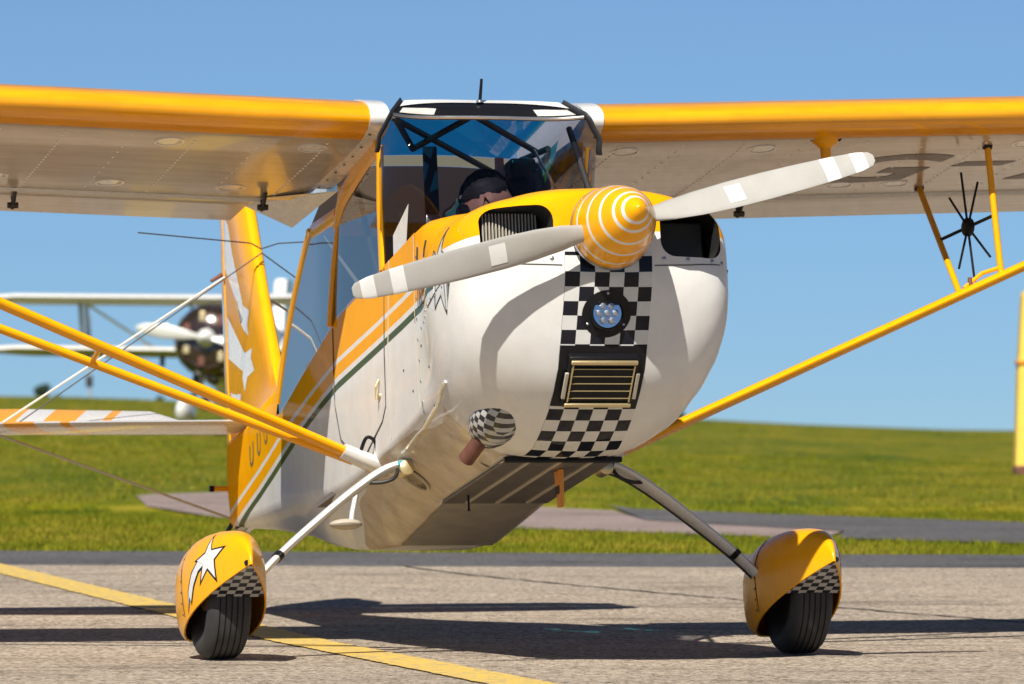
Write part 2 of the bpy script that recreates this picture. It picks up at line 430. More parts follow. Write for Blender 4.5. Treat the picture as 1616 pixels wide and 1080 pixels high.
def wavy(a, b_, n, amp, seed):
    rnd = random.Random(seed); out = []
    for k in range(n+1):
        t_ = k/n; out.append((a[0]+(b_[0]-a[0])*t_, a[1]+(b_[1]-a[1])*t_ + (rnd.uniform(-amp, amp) if 0 < k < n else 0)))
    return out
sheet('asphalt_edge_strip', [(-40, -39)] + [(40, -39)] + wavy((40, 8.6), (-40, 21.2), 90, .10, 1), 'asphalt', .004)
sheet('tarmac', [(-39, -38), (39, -38)] + wavy((39, 7.4), (-39, 16.2), 60, .03, 2), 'tarmac', .012)
sheet('asphalt_road', wavy((.80, 29.0), (45, -44), 1, .1, 4)[:1] + wavy((1.0, 27.6), (3.77, 23.0), 20, .08, 5) + [(12, 12), (10, 8)] + wavy((3.26, 16.8), (2.15, 18.1), 8, .07, 6) + wavy((2.3, 20.3), (1.0, 23.8), 10, .07, 8), 'asphalt', .014)
sheet('concrete_path', [(-3.3, 31.6)] + wavy((-2.5, 33.0), (.82, 27.2), 24, .12, 9) + wavy((1.0, 23.8), (2.3, 20.4), 12, .1, 10) + wavy((2.05, 18.3), (-2.2, 24.6), 26, .12, 11) + [(-3.0, 28.2)], 'pink', .009)
def strip(name, path, wdt, mats, lift, kind=None, jit=0.):
    V = []; rj = random.Random(8)
    P = [Vector((p[0], p[1], 0)) for p in path]
    for i, p in enumerate(P):
        d = (P[min(i+1, len(P)-1)]-P[max(i-1, 0)]).normalized(); n_ = Vector((-d.y, d.x, 0))
        wd = wdt(i) if callable(wdt) else wdt
        for s in (-1, 1):
            q = p + n_*(s*wd/2 + rj.uniform(-jit, jit)); V.append((q.x, q.y, ground_z(q.x, q.y)+lift))
    return mesh(name, V, grid_faces(len(P), 2), mats, None, False, kind=kind)
L0, L1 = Vector((3.615, -20.0)), Vector((-3.05, 12.55))
strip('taxi_line', [tuple(L0.lerp(L1, k/800)) for k in range(801)], .222, 'line', .017, 'structure', .007)
rc = random.Random(3)
cr = [(-.62, 12.0)]
for k in range(60):
    t_ = (k+1)/60; cr.append((-.62+3.6*t_, 12.0-10.3*t_**.8+rc.uniform(-.05, .05)))
strip('tarmac_crack', cr, lambda i: .022+.016*rc.random(), 'crack', .016, 'structure')
cr = [(1.6+.1*k, 2.2-.05*k+rc.uniform(-.03, .03)) for k in range(24)]
strip('tarmac_crack', cr, lambda i: .02+.02*rc.random(), 'crack', .0165, 'structure')
for x0, y0, dx, dy, n_ in ((-2.6, 1.4, .07, .02, 30), (-.2, -1.15, .06, -.012, 26), (.9, 4.6, .08, -.03, 22), (-3.0, 7.2, .09, .03, 24), (1.35, -1.5, .03, .05, 16)):
    strip('tarmac_crack', [(x0+dx*k+rc.uniform(-.012, .012), y0+dy*k+rc.uniform(-.03, .03)) for k in range(n_)], lambda i: .003+.006*rc.random(), 'crack', .0162, 'structure')

def grass_blades(name, rects, label):
    V, F = [], []; rnd = np.random.RandomState(5); base = 0; vs_l = []; fs_l = []
    for x0, x1, y0, y1, n, h0, h1, keep in rects:
        X = rnd.uniform(x0, x1, n); Y = y0+(y1-y0)*rnd.uniform(0, 1, n)**1.3
        for x, y in zip(X, Y):
            if not keep(x, y): continue
            z = ground_z(x, y); sc = 1+.012*max(0, y-15)
            for k in range(3):
                a = rnd.uniform(0, 6.283); h = rnd.uniform(h0, h1); wd = .006*sc*rnd.uniform(.8, 1.6); le = rnd.uniform(.1, .6)*h
                dx, dy = math.cos(a)*wd, math.sin(a)*wd; ox, oy = rnd.uniform(-.05, .05, 2)
                vs_l += [(x+ox-dx, y+oy-dy, z-.01), (x+ox+dx, y+oy+dy, z-.01), (x+ox+math.cos(a+1.3)*le, y+oy+math.sin(a+1.3)*le, z+h)]
                fs_l.append((base, base+1, base+2)); base += 3
    m, t, b = nodes('grass_blades'); co = coords(t)
    mp = N(t, 'ShaderNodeMapping'); mp.inputs['Scale'].default_value = (1., .35, 1.); t.links.new(co, mp.inputs[0])
    n2 = noise(t, mp.outputs[0], 1.0, 6, .7); n3 = noise(t, co, 31, 2, .5)
    c1 = ramp(t, n2, [(.32, (.06, .098, .004)), (.5, (.14, .15, .006)), (.68, (.25, .195, .025))])
    col = mixc(t, 1., c1, ramp(t, n3, [(.3, (.6, .65, .6)), (.7, (1.35, 1.25, 1.2))]), 'MULTIPLY')
    t.links.new(col, b.inputs['Base Color']); b.inputs['Roughness'].default_value = .8; b.inputs['Specular IOR Level'].default_value = .15
    me = bpy.data.meshes.new(name); me.from_pydata(vs_l, [], fs_l); me.materials.append(m)
    o = obj(name, me, None, 'stuff'); tag(o, label, 'grass'); return o
def in_path(x, y):
    e0 = 33.0-(x+2.5)*1.75 if x < 1 else 27.6-(x-1)*1.66; e1 = 24.6-(x+2.2)*1.48 if x < 2.1 else 18.2-(x-2.15)*1.17
    return e1 - .05 < y < e0 + .05 and x > -3.2
grass_edge = lambda x: 14.9 - .1575*x
grass_blades('verge_grass', [(-4.4, 4.6, 14.2, 27, 26000, .015, .042, lambda x, y: y > grass_edge(x)-.05 and not in_path(x, y)),
                             (-7, 8, 24, 62, 16000, .02, .045, lambda x, y: not in_path(x, y)),
                             (-13, 13, 60, 150, 3000, .03, .06, lambda x, y: True)], 'short green grass covering the verge and the rising field')

# ------------------------------------------------------------------ the aerobatic aeroplane (local frame: x lateral, y aft, z up, origin between the wheels)
PL = empty('airplane', 'yellow and white high wing taildragger with checkered nose and ringed spinner on the tarmac', 'airplane', (0, 0, .012), (-TH, 0, PSI))

# --- cowling
COWL = [  # y, half width, top, bottom, exponent
    (-1.505, .160, 1.395, 1.110, 2.2), (-1.495, .250, 1.405, 1.090, 2.5), (-1.475, .345, 1.415, 1.045, 2.8), (-1.445, .408, 1.425, .985, 3.0), (-1.405, .446, 1.435, .905, 3.1),
    (-1.350, .472, 1.446, .805, 3.0), (-1.280, .490, 1.455, .738, 2.9), (-1.200, .503, 1.460, .682, 2.8), (-1.100, .510, 1.465, .632, 2.7), (-.980, .510, 1.470, .588, 2.6),
    (-.880, .506, 1.476, .580, 2.6), (-.740, .490, 1.485, .590, 2.6), (-.640, .474, 1.492, .597, 2.6), (-.545, .456, 1.50, .602, 2.6)]
def cowl_ring(y, w_, top, bot, n, seg=72):
    zc = 1.14 if y > -1.45 else 1.14+(1.25-1.14)*min(1, (-1.45-y)/.05); out = []
    for k in range(seg):
        a = 2*math.pi*k/seg; c_, s_ = math.cos(a), math.sin(a); e = 2/n if s_ < 0 else 2/(n+.9)
        x = w_*math.copysign(abs(c_)**e, c_); h = (top-zc) if s_ > 0 else (zc-bot)
        if s_ > 0 and y < -.6:                       # cheeks sit a little lower than the crown behind the spinner
            h *= 1 - .085*min(1, (abs(x)/.30))**2*min(1, (-.6-y)/.5)
        out.append((x, y, zc + h*math.copysign(abs(s_)**e, s_)))
    return out
HULL = [  # y, sill x, sill z, side-low x, z, belly x, z
    (-.56, .440, 1.452, .440, .800, .215, .602), (-.30, .425, 1.452, .430, .785, .21, .602), (.145, .405, 1.450, .418, .770, .205, .600), (.50, .398, 1.440, .405, .770, .20, .575), (.87, .390, 1.430, .390, .778, .195, .552),
    (1.26, .362, 1.405, .358, .815, .20, .592), (1.62, .335, 1.385, .320, .865, .185, .650), (2.05, .297, 1.362, .275, .925, .160, .735), (2.50, .253, 1.345, .225, .985, .13, .84), (3.36, .150, 1.47, .140, 1.09, .09, 1.01), (4.0, .085, 1.52, .080, 1.18, .055, 1.12), (4.46, .036, 1.56, .034, 1.25, .028, 1.205)]
def hull_sec(y):
    a, zs, w1, z1, wb, zb = lerp_table(HULL, y)
    return [(a, zs), (a*.35+w1*.65+.008, zs*.5+z1*.5), (w1, z1), ((w1+wb)/2+.004, (z1+zb)/2-.002), (wb, zb), (0, zb-.002)]
def hull_ring(y, seg=72):
    # the same outline as the fuselage, closed over the top, sampled by angle about the cowl centre
    h = bevel2(hull_sec(max(y, -.56))); top = chaikin([h[0], (h[0][0]*.93, 1.485), (h[0][0]*.55, 1.500), (0, 1.503)], 2); P = [(x, z) for x, z in top[::-1]] + h[1:]
    out = []
    for k in range(seg):
        a = 2*math.pi*k/seg; c_, s_ = math.cos(a), math.sin(a); ax = abs(c_); best = None
        for (x0, z0), (x1, z1) in zip(P[:-1], P[1:]):
            e0 = x0*s_-(z0-1.14)*ax; e1 = x1*s_-(z1-1.14)*ax
            if e0*e1 <= 0 and abs(e0-e1) > 1e-9:
                t_ = e0/(e0-e1); x = x0+(x1-x0)*t_; z = z0+(z1-z0)*t_
                if x*ax+(z-1.14)*s_ >= -1e-6: best = (x, z)
        if best is None: best = P[0] if s_ > 0 else P[-1]
        out.append((math.copysign(best[0], c_), y, best[1]))
    return out
def cowl_sec(y, w_, top, bot, n):
    A = cowl_ring(y, w_, top, bot, n); t_ = max(0., min(1., (y+1.02)/.47)); t_ = t_*t_*(3-2*t_)
    if t_ == 0: return A
    # resample the cowl ring by angle so both outlines match
    B = hull_ring(y); out = []
    angs = [math.atan2(p[2]-1.14, p[0]) for p in A]
    for k, b_ in enumerate(B):
        a = 2*math.pi*k/len(B); a = a if a <= math.pi else a-2*math.pi
        j = min(range(len(A)), key=lambda i: abs((angs[i]-a+math.pi) % (2*math.pi)-math.pi))
        best = None
        for i in (j-1, j):
            p, q = A[i % len(A)], A[(i+1) % len(A)]; c_, s_ = math.cos(a), math.sin(a)
            e0 = p[0]*s_-(p[2]-1.14)*c_; e1 = q[0]*s_-(q[2]-1.14)*c_
            if e0*e1 <= 0 and abs(e0-e1) > 1e-9:
                u = e0/(e0-e1); best = (p[0]+(q[0]-p[0])*u, p[2]+(q[2]-p[2])*u)
        if best is None: best = (A[j][0], A[j][2])
        out.append((best[0]+(b_[0]-best[0])*t_, y, best[1]+(b_[2]-best[1])*t_))
    return out
cowl = loft('engine_cowl', [cowl_sec(*c_) for c_ in COWL], ['cowl', 'dark_metal'], PL, angle=50)
def cutter(x0, x1, z0, z1, r):
    P = []
    for cx_, cz_, a0 in ((x1-r, z1-r, 0), (x0+r, z1-r, 90), (x0+r, z0+r, 180), (x1-r, z0+r, 270)):
        for k in range(7):
            a = R(a0+15*k); P.append((cx_+r*math.cos(a), cz_+r*math.sin(a)))
    return loft('cut', [[(p[0], y, p[1]) for p in P] for y in (-1.7, -1.02)], 'dark_metal', PL, angle=80)
for sx in (-1, 1):
    a, b_ = sorted((sx*.19, sx*.430)); cu = cutter(a, b_, 1.178, 1.356, .055)
    md = cowl.modifiers.new('b', 'BOOLEAN'); md.object = cu; md.solver = 'EXACT'
    try: md.material_mode = 'TRANSFER'
    except Exception: pass
    bpy.context.view_layer.update()
    me = evaluated(cowl); cowl.modifiers.clear(); cowl.data = me; bpy.data.objects.remove(cu)
fix(cowl.data, True, 35)
cowl_t = bvh(cowl)
# engine seen through the inlets
for sx in (-1, 1):
    parts = []
    for k in range(17):
        parts.append(boxd((sx*(.215+.0118*k), -1.315, 1.268), (.004, .10, .165)))
    v, f = join(parts)
    if sx < 0: mesh('cylinder_fins', v, f, 'rib_tape', PL, False)
    box('cylinder_barrel', (sx*.31, -1.27, 1.27), (.20, .03, .15), 'grey_paint' if sx < 0 else 'dark_metal', PL, None, .01)
    box('baffle_plate', (sx*.375, -1.24, 1.195), (.10, .10, .035), 'white' if sx > 0 else 'rib_tape', PL, bev=.004)
    tube('pushrod_tube', [(sx*.30, -1.2, 1.19), (sx*.30, -1.1, 1.30)], .012, 'steel', PL)
seam_z = 1.150
for sx in (-1, 1):
    seam('cowl_seam', [(sx*.165, -1.6, seam_z-.006), (sx*.30, -1.6, seam_z), (sx*.42, -1.6, seam_z+.01)], (0, 1, 0), cowl_t, PL, .004)
    seam('cowl_seam', [(sx*.6, -1.36, seam_z+.008), (sx*.6, -1.20, seam_z+.004), (sx*.6, -.96, seam_z-.05)], (-sx, 0, 0), cowl_t, PL, .004)
    for k, xx in enumerate((.20, .29, .385, .43)):
        h = cowl_t.ray_cast(Vector((sx*xx, -3, seam_z+.018)), Vector((0, 1, 0)))
        if h[0]: revolve('cowl_screw', h[0], h[1] if h[1].y < 0 else -h[1], [(-.002, .008), (.002, .008), (.004, .005)], 'steel', PL, 10)
for sx in (-1, 1):
    for k in range(9):
        h = cowl_t.ray_cast(Vector((sx*2, -1.24+.075*k, seam_z-.012-.006*k)), Vector((-sx, 0, 0)))
        if h[0]: revolve('cowl_screw', h[0], h[1] if h[1].x*sx > 0 else -h[1], [(-.002, .0055), (.002, .0055), (.0035, .003)], 'steel', PL, 8)
    for k in range(8):
        h = cowl_t.ray_cast(Vector((sx*2, -.575, 1.36-.075*k)), Vector((-sx, 0, 0)))
        if h[0]: revolve('cowl_screw', h[0], h[1] if h[1].x*sx > 0 else -h[1], [(-.002, .0055), (.002, .0055), (.0035, .003)], 'steel', PL, 8)
# landing lamp
ll = revolve('landing_light', (0.0, -1.437, .985), (0, -1, -.12), [(-.03, .059), (.016, .059), (.024, .054), (.012, .051)], 'black', PL, 30)
revolve('lamp_reflector', (0, -1.453, .985), (0, -1, -.12), [(.000, .049), (.004, .050)], 'chrome', ll, 30)
for k in range(7):
    a = 2*math.pi*k/6; q = 0 if k == 6 else .029
    revolve('lamp_optic', (q*math.cos(a), -1.458, .985+q*math.sin(a)), (0, -1, -.12), [(0, .0125), (.005, .0105), (.007, .004)], 'steel', ll, 12)
revolve('lamp_lens', (0, -1.461, .985), (0, -1, -.12), [(0, .051), (.008, .044), (.015, .024), (.017, .001)], 'lens_glass', ll, 30)
decal('lamp_surround', [(.088*math.cos(2*math.pi*k/28), .985+.076*math.sin(2*math.pi*k/28)) for k in range(28)], lambda u, v: (u, -1.5, v), (0, 1, 0), cowl_t, .0015, 'black', PL)
for a in (90, 210, 330):
    h = cowl_t.ray_cast(Vector((.074*math.cos(R(a)), -3, .985+.066*math.sin(R(a)))), Vector((0, 1, 0)))
    revolve('lamp_screw', h[0], (0, -1, 0), [(-.002, .0055), (.003, .005), (.0045, .002)], 'steel', PL, 8)
# oil cooler
oc = Vector((.0, -1.330, .767)); vz = Vector((0, -.69, .72)).normalized(); vx = Vector((1, 0, 0)); vn = vx.cross(vz)
if vn.y > 0: vn = -vn
AX = (vx, vz, vn)
cool = box('oil_cooler', oc-vn*.016, (.250, .205, .036), 'black', PL, AX, .006)
op = lambda u, v, n: oc + vx*u + vz*v + vn*n
decal('cooler_surround', [(-.155, -.118), (.155, -.118), (.155, .128), (-.155, .128)], lambda u, v: oc+vx*u+vz*v, -vn, cowl_t, .0018, 'black', cool, .02)
for k in range(5): box('cooler_slat', op(0, -.060+.030*k, .0085), (.215, .0022, .005), 'brass', cool, AX)
for k in range(4): box('cooler_core', op(0, -.045+.030*k, .0055), (.215, .026, .004), 'black', cool, AX)
for v in (-.088, .086): box('cooler_frame', op(0, v, .009), (.238, .015, .012), 'brass', cool, AX, .003)
for u in (-.110, .110): box('cooler_frame', op(u, 0, .008), (.005, .150, .010), 'brass', cool, AX, .001)
for u in (-.127, .127): box('cooler_bracket', op(u, -.01, .007), (.013, .105, .010), 'rib_tape', cool, AX, .002)
# exhaust
EX = [(-.27, -1.10, .725), (-.320, -.98, .655), (-.368, -.868, .578)]
v, f = tube_data([EX[0], EX[1], EX[2]], .029, 20); ex = mesh('exhaust_pipe', v, f, 'rust', PL)
revolve('pipe_mouth', EX[2], Vector(EX[2])-Vector(EX[1]), [(-.01, .024), (.0015, .024)], 'black', ex, 18)
ec = Vector((-.283, -1.045, .716))
vv = []
for i in range(13):
    for j in range(24):
        th = math.pi*i/12; ph = 2*math.pi*j/24
        l = Vector((math.sin(th)*math.cos(ph)*.092, -math.cos(th)*.165+.03, math.sin(th)*math.sin(ph)*.086))
        l = Euler((R(-22), 0, R(8))).to_matrix() @ l; vv.append(ec + l)
mesh('exhaust_fairing', vv, grid_faces(13, 24, True), 'check_stub', PL)

# --- spinner and propeller
SP = [(-1.906, .001), (-1.900, .015), (-1.888, .028), (-1.862, .045), (-1.826, .0685), (-1.79, .086), (-1.757, .100), (-1.72, .113), (-1.677, .1245), (-1.63, .1345), (-1.59, .1400), (-1.565, .1425), (-1.56, .138), (-1.55, .12)]
AXL = Vector((0, 1, 0))
spn = []
for y, r in SP:
    for k in range(40):
        a = 2*math.pi*k/40; spn.append((r*math.cos(a), y, 1.262+r*math.sin(a)))
spin = mesh('spinner', spn, grid_faces(len(SP), 40, True) + [tuple(range((len(SP)-1)*40, len(SP)*40))], 'spinner', PL, angle=60)
revolve('spinner_disc', (-.021, -1.879, 1.268), (-.78, -.6, .2), [(-.01, .011), (.004, .012), (.007, .008)], 'chrome', spin, 14)  # small chrome disc beside the spinner tip
revolve('spinner_backplate', (0, -1.558, 1.262), (0, 1, 0), [(0, .143), (.012, .145), (.014, .12)], 'steel', spin, 40)
def blade_mat():
    m, t, b = nodes('propeller_paint'); co = coords(t)
    sep = N(t, 'ShaderNodeSeparateXYZ'); t.links.new(co, sep.inputs[0]); x, y, z = sep.outputs
    r = mth(t, 'SQRT', mth(t, 'ADD', mth(t, 'MULTIPLY', x, x), mth(t, 'POWER', mth(t, 'ADD', z, -1.262), 2.)))
    col = ramp(t, r, [(0, (.40, .385, .35)), (.775, WHT), (.825, (.40, .385, .35)), (.885, WHT), (.935, (.40, .385, .35))], 'CONSTANT')
    finish(t, b, col, .35, .3, 0, .1, co=co); return m
M['blade'] = blade_mat()
def blade(ang):
    secs = []; d = Vector((math.cos(ang), 0, math.sin(ang))); t0 = Vector((-math.sin(ang), 0, math.cos(ang)))
    for r, ch, th, pit_ in ((.06, .055, .050, 40), (.13, .062, .046, 40), (.20, .095, .030, 37), (.30, .112, .021, 33), (.42, .116, .016, 28), (.56, .112, .0125, 24), (.70, .102, .010, 21), (.82, .090, .0085, 19), (.91, .075, .007, 18), (.955, .054, .005, 17), (.968, .028, .003, 17)):
        e = Vector((0, 0, 0)); sec = []; a = R(pit_)
        cdir = t0*math.cos(a) + Vector((0, 1, 0))*math.sin(a); n_ = d.cross(cdir)
        for k in range(18):
            q = 2*math.pi*k/18; u = math.cos(q)*ch/2; v = math.sin(q)*th/2*(1+.25*math.cos(q))
            sec.append(Vector((0, -1.625, 1.262)) + d*r + cdir*u + n_*v)
        secs.append(sec)
    return loft('propeller_blade', secs, 'blade', PL, angle=70)
BL = R(14.5)
b1 = blade(BL); b2 = blade(BL+math.pi)
for bl, an in ((b1, BL), (b2, BL+math.pi)):
    d = Vector((math.cos(an), 0, math.sin(an)))
    tr = bvh(bl); t0 = Vector((-math.sin(an), 0, math.cos(an)))
    decal('blade_label', [(.41, -.032), (.47, -.032), (.47, .032), (.41, .032)], lambda u, v: Vector((0, -1.9, 1.262)) + d*u + t0*v, (0, 1, 0), tr, .0012, 'white', bl, .02)

# --- fuselage tub (sill to sill)
def full(half, y):
    h = bevel2([(x, z) for x, z in half]); return [(-x, y, z) for x, z in h] + [(x, y, z) for x, z in h[::-1][1:]]
YS = [-.56, -.45, -.30, -.1, .145, .3, .5, .7, .87, 1.05, 1.26, 1.45, 1.62, 1.85, 2.05, 2.3, 2.50, 2.9, 3.36, 3.7, 4.0, 4.25, 4.46]
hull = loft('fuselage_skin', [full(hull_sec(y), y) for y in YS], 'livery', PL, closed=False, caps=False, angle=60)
hull_t = bvh(hull)
RW = [(.94, .360, 1.835), (1.30, .335, 1.87), (1.60, .300, 1.91), (1.78, .284, 1.885), (2.10, .264, 1.745), (2.34, .255, 1.585), (2.52, .252, 1.40)]   # upper edge of the rear side window
DECK = [(1.60, .300, 1.91, .22, 1.955, 1.97), (1.78, .284, 1.885, .21, 1.94, 1.955), (2.10, .264, 1.745, .20, 1.83, 1.87), (2.34, .255, 1.585, .195, 1.72, 1.79), (2.52, .252, 1.40, .185, 1.64, 1.74), (2.6, .242, 1.35, .175, 1.61, 1.72), (3.0, .200, 1.41, .13, 1.56, 1.665), (3.4, .147, 1.473, .08, 1.56, 1.63), (4.0, .085, 1.52, .035, 1.575, 1.605), (4.44, .038, 1.56, .02, 1.58, 1.592)]
secs = []
for y, a, zs, wt, zt, ztop in DECK:
    h = chaikin([(a, zs), (a*.55+wt*.45+.004, (zs+zt)/2), (wt, zt), (wt*.55, ztop), (0, ztop)], 2)
    secs.append([(-x, y, z) for x, z in h] + [(x, y, z) for x, z in h[::-1][1:]])
deck = loft('turtledeck', secs, 'livery', PL, closed=False, caps=False, angle=70)
# belly panels
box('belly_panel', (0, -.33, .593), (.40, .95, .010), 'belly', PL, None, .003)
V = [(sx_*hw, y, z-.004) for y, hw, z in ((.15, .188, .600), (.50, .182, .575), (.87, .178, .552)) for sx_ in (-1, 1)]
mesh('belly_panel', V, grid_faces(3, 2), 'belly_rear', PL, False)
for x in (-.115, 0.0, .115): box('belly_rib', (x, -.34, .586), (.014, .90, .006), 'rib_tape', PL)
box('cowl_exit_lip', (0, -.805, .588), (.43, .025, .02), 'black', PL, None, .004)
seam('belly_seam', [(-.19, .15, 0), (.19, .15, 0)], (0, 0, 1), hull_t, PL, .010, 'dark_metal')
# antenna blade, drain mast, step
av = [(.045, -.62, .585), (.045, -.55, .585), (.045, -.575, .455), (.045, -.61, .455)]
vv = [(x-s*.008, y, z) for s in (-1, 1) for x, y, z in av]
ant = mesh('blade_antenna', vv, [(0, 1, 2, 3), (7, 6, 5, 4), (0, 4, 5, 1), (1, 5, 6, 2), (2, 6, 7, 3), (3, 7, 4, 0)], 'orange', PL, False)
box('antenna_band', (.045, -.587, .515), (.0185, .052, .030), 'black', ant)
dr = tube('drain_mast', [(-.15, -.05, .60), (-.15, -.05, .535), (-.15, -.05, .530)], [.004, .004, .007], 'black', PL, 8)
st = tube('boarding_step', [(-.40, .37, .73), (-.455, .385, .69), (-.475, .40, .60), (-.478, .41, .565)], .013, 'white', PL, 10, flat=(1.5, .8, (0, 1, 0)))
vv = []
for i in range(9):
    for j in range(16):
        th = math.pi*i/8; ph = 2*math.pi*j/16
        vv.append((-.500+math.cos(th)*.062, .41+math.sin(th)*math.cos(ph)*.05, .556+math.sin(th)*math.sin(ph)*.020))
mesh('step_pad', vv, grid_faces(9, 16, True), 'rib_tape', st)

# --- cabin structure
for sx in (-1, 1):
    tube('windshield_post', [(sx*.404, .075, 1.44), (sx*.396, .105, 1.70), (sx*.398, .060, 1.91)], 1, 'yellow', PL, 10, flat=(.030, .012, (0, 1, 0)))
    tube('window_post', [(sx*.392, .985, 1.41), (sx*.376, .955, 1.62), (sx*.36, .905, 1.80), (sx*.352, .87, 1.93)], 1, 'yellow', PL, 10, flat=(.022, .012, (0, 1, 0)))
    tube('upper_door_rail', smoothpath([(sx*.388, .13, 1.93), (sx*.382, .30, 1.925), (sx*.376, .55, 1.90), (sx*.368, .80, 1.865), (sx*.36, .93, 1.80)]), 1, 'yellow', PL, 10, flat=(.045, .012, (0, 0, 1)))
    tube('rear_window_frame', smoothpath([(sx*x, y, z) for y, x, z in RW[2:]], 3), 1, 'yellow', PL, 8, flat=(.022, .010, (0, 1, 0)))
    tube('rear_window_rail', [(sx*x, y, z) for y, x, z in RW[:3]], 1, 'yellow', PL, 8, flat=(.030, .010, (0, 0, 1)))
    # side glazing
    def pane(name, pts, mats='window_glass'):
        V = [(sx*p[0], p[1], p[2]) for p in pts]; n_ = int(len(V)/2)
        return mesh(name, V, [(k, k+1, n_+k+1, n_+k) for k in range(n_-1)], mats, PL)
    lo = []; hi = []
    for k in range(9):
        y = .10+.87*k/8; a, zs = lerp_table(HULL, y)[:2]
        lo.append((a+.001, y, zs-.012)); hi.append((.384-.025*k/8, y, 1.925-.07*(k/8)**2))
    pane('door_window', lo+hi)
    lo = []; hi = []
    for k in range(9):
        t_ = k/8; y = .985+1.50*t_; a, zs = lerp_table(HULL, y)[:2]; lo.append((a+.001, y, zs-.012))
        yy_ = .94+1.56*t_; xw, zw = lerp_table(RW, yy_); hi.append((xw, yy_, zw))
    pane('rear_side_window', lo+hi)
    # door outline, hinge, handle
    D_ = [(.02, 1.44), (.01, 1.10), (.03, .93), (.10, .885), (.50, .80), (.86, .95), (.95, 1.10), (.97, 1.40)]
    seam('door_gap', [(sx*.6, a, b_) for a, b_ in D_], (-sx, 0, 0), hull_t, PL, .006, 'decal_grey', .001, 8)
    seam('firewall_seam', [(sx*.6, -.075, 1.45), (sx*.6, -.055, 1.1), (sx*.6, -.03, .80)], (-sx, 0, 0), hull_t, PL, .004, 'rib_tape', .002)
    h = hull_t.ray_cast(Vector((sx*2, .12, .985)), Vector((-sx, 0, 0)))
    hd = tube('door_handle', [h[0]+Vector((sx*.004, .0, .06)), h[0]+Vector((sx*.015, 0, .03)), h[0]+Vector((sx*.015, .005, -.015))], .005, 'brass', PL, 8)
    revolve('handle_boss', h[0], (sx, 0, 0), [(-.004, .013), (.004, .012), (.009, .007)], 'brass', hd, 12)
# windshield
def wsh(t_, u):
    """t_: 0 base .. 1 roof edge"""
    K = [(0, .412, -.50, .075, 1.492, 1.440), (.25, .409, -.345, .075, 1.66, 1.57), (.5, .408, -.185, .065, 1.825, 1.70), (.75, .412, -.035, .035, 1.965, 1.82), (.88, .408, .028, -.012, 2.022, 1.925), (.94, .365, .060, -.022, 2.058, 2.005), (1., .300, .14, .075, 2.100, 2.080)]
    xe, yc, ye, zc, ze = lerp_table(K, t_); a = abs(u)
    return (xe*u, yc+(ye-yc)*a**2.1, zc+(ze-zc)*a**2.6)
def wpatch(name, t0, t1, u0, u1, mats, nt_=10, nu=28, off=0):
    V = []
    for i in range(nt_+1):
        for j in range(nu+1):
            V.append(wsh(t0+(t1-t0)*i/nt_, u0+(u1-u0)*j/nu))
    return mesh(name, V, grid_faces(nt_+1, nu+1), mats, PL, angle=80)
def t_at(u, z):
    a, b_ = .5, 1.
    for _ in range(30):
        m_ = (a+b_)/2
        if wsh(m_, u)[2] < z: a = m_
        else: b_ = m_
    return (a+b_)/2
HZ = 2.006
def wband(name, f0, f1, u0, u1, mats, nt_, nu, off=(0, 0, 0)):
    V = []
    for i in range(nt_+1):
        for j in range(nu+1):
            u = u0+(u1-u0)*j/nu; a, b_ = f0(u), f1(u); V.append(Vector(wsh(a+(b_-a)*i/nt_, u))+Vector(off))
    return mesh(name, V, grid_faces(nt_+1, nu+1), mats, PL, angle=80)
wband('windshield', lambda u: 0, lambda u: t_at(u, HZ), -1, 1, 'shield_glass', 16, 40)
hdr = wband('windshield_header', lambda u: t_at(u, HZ), lambda u: 1., -1, 1, 'black', 8, 40)
M['header_pane'] = mat('pale_header_pane', (.60, .57, .52), .2, .5)
for sgn in (-1, 1):
    hw = wband('header_window', lambda u: t_at(u, HZ+.012), lambda u: t_at(u, HZ+.038), sgn*.50, sgn*.93, 'header_pane', 3, 9, (0, -.004, .001))
tube('header_trim', [Vector(wsh(t_at(-1+2*k/24, HZ), -1+2*k/24))+Vector((0, -.003, 0)) for k in range(25)], .008, 'steel', PL, 8)
wband('roof_edge', lambda u: .974, lambda u: 1., -.985, .985, 'white', 4, 40, (0, -.004, .003))
vv = []
for i in range(5):
    for j in range(21):
        u = -1+2*j/20; p = Vector(wsh(1., u)); vv.append(p + Vector((0, .05*i, .002+.004*math.sin(i/4*1.6))))
mesh('roof_fairing', vv, grid_faces(5, 21), 'white', PL, angle=80)
for sx in (-1, 1):
    P = [Vector(wsh(t_, sx)) + Vector((sx*.010, -.006, 0)) for t_ in (.84, .88, .91, .94, .96, .98, 1.)]
    tube('root_seal', smoothpath([P[0]+Vector((sx*.004, .012, -.02))]+P, 4), 1, 'rubber', PL, 10, flat=(.014, .006, (sx*.6, -1, .3)))
    tube('post_trim', [(sx*.398, .062, 1.45), (sx*.390, .090, 1.70), (sx*.398, .030, 1.90)], .006, 'steel', PL, 8)
tube('whip_antenna', [(0, .10, 2.085), (.004, .075, 2.17)], [.007, .0055], 'black', PL, 8)
revolve('antenna_base', (0, .10, 2.088), (0, 0, 1), [(-.004, .014), (.004, .014), (.008, .008)], 'steel', PL, 14)
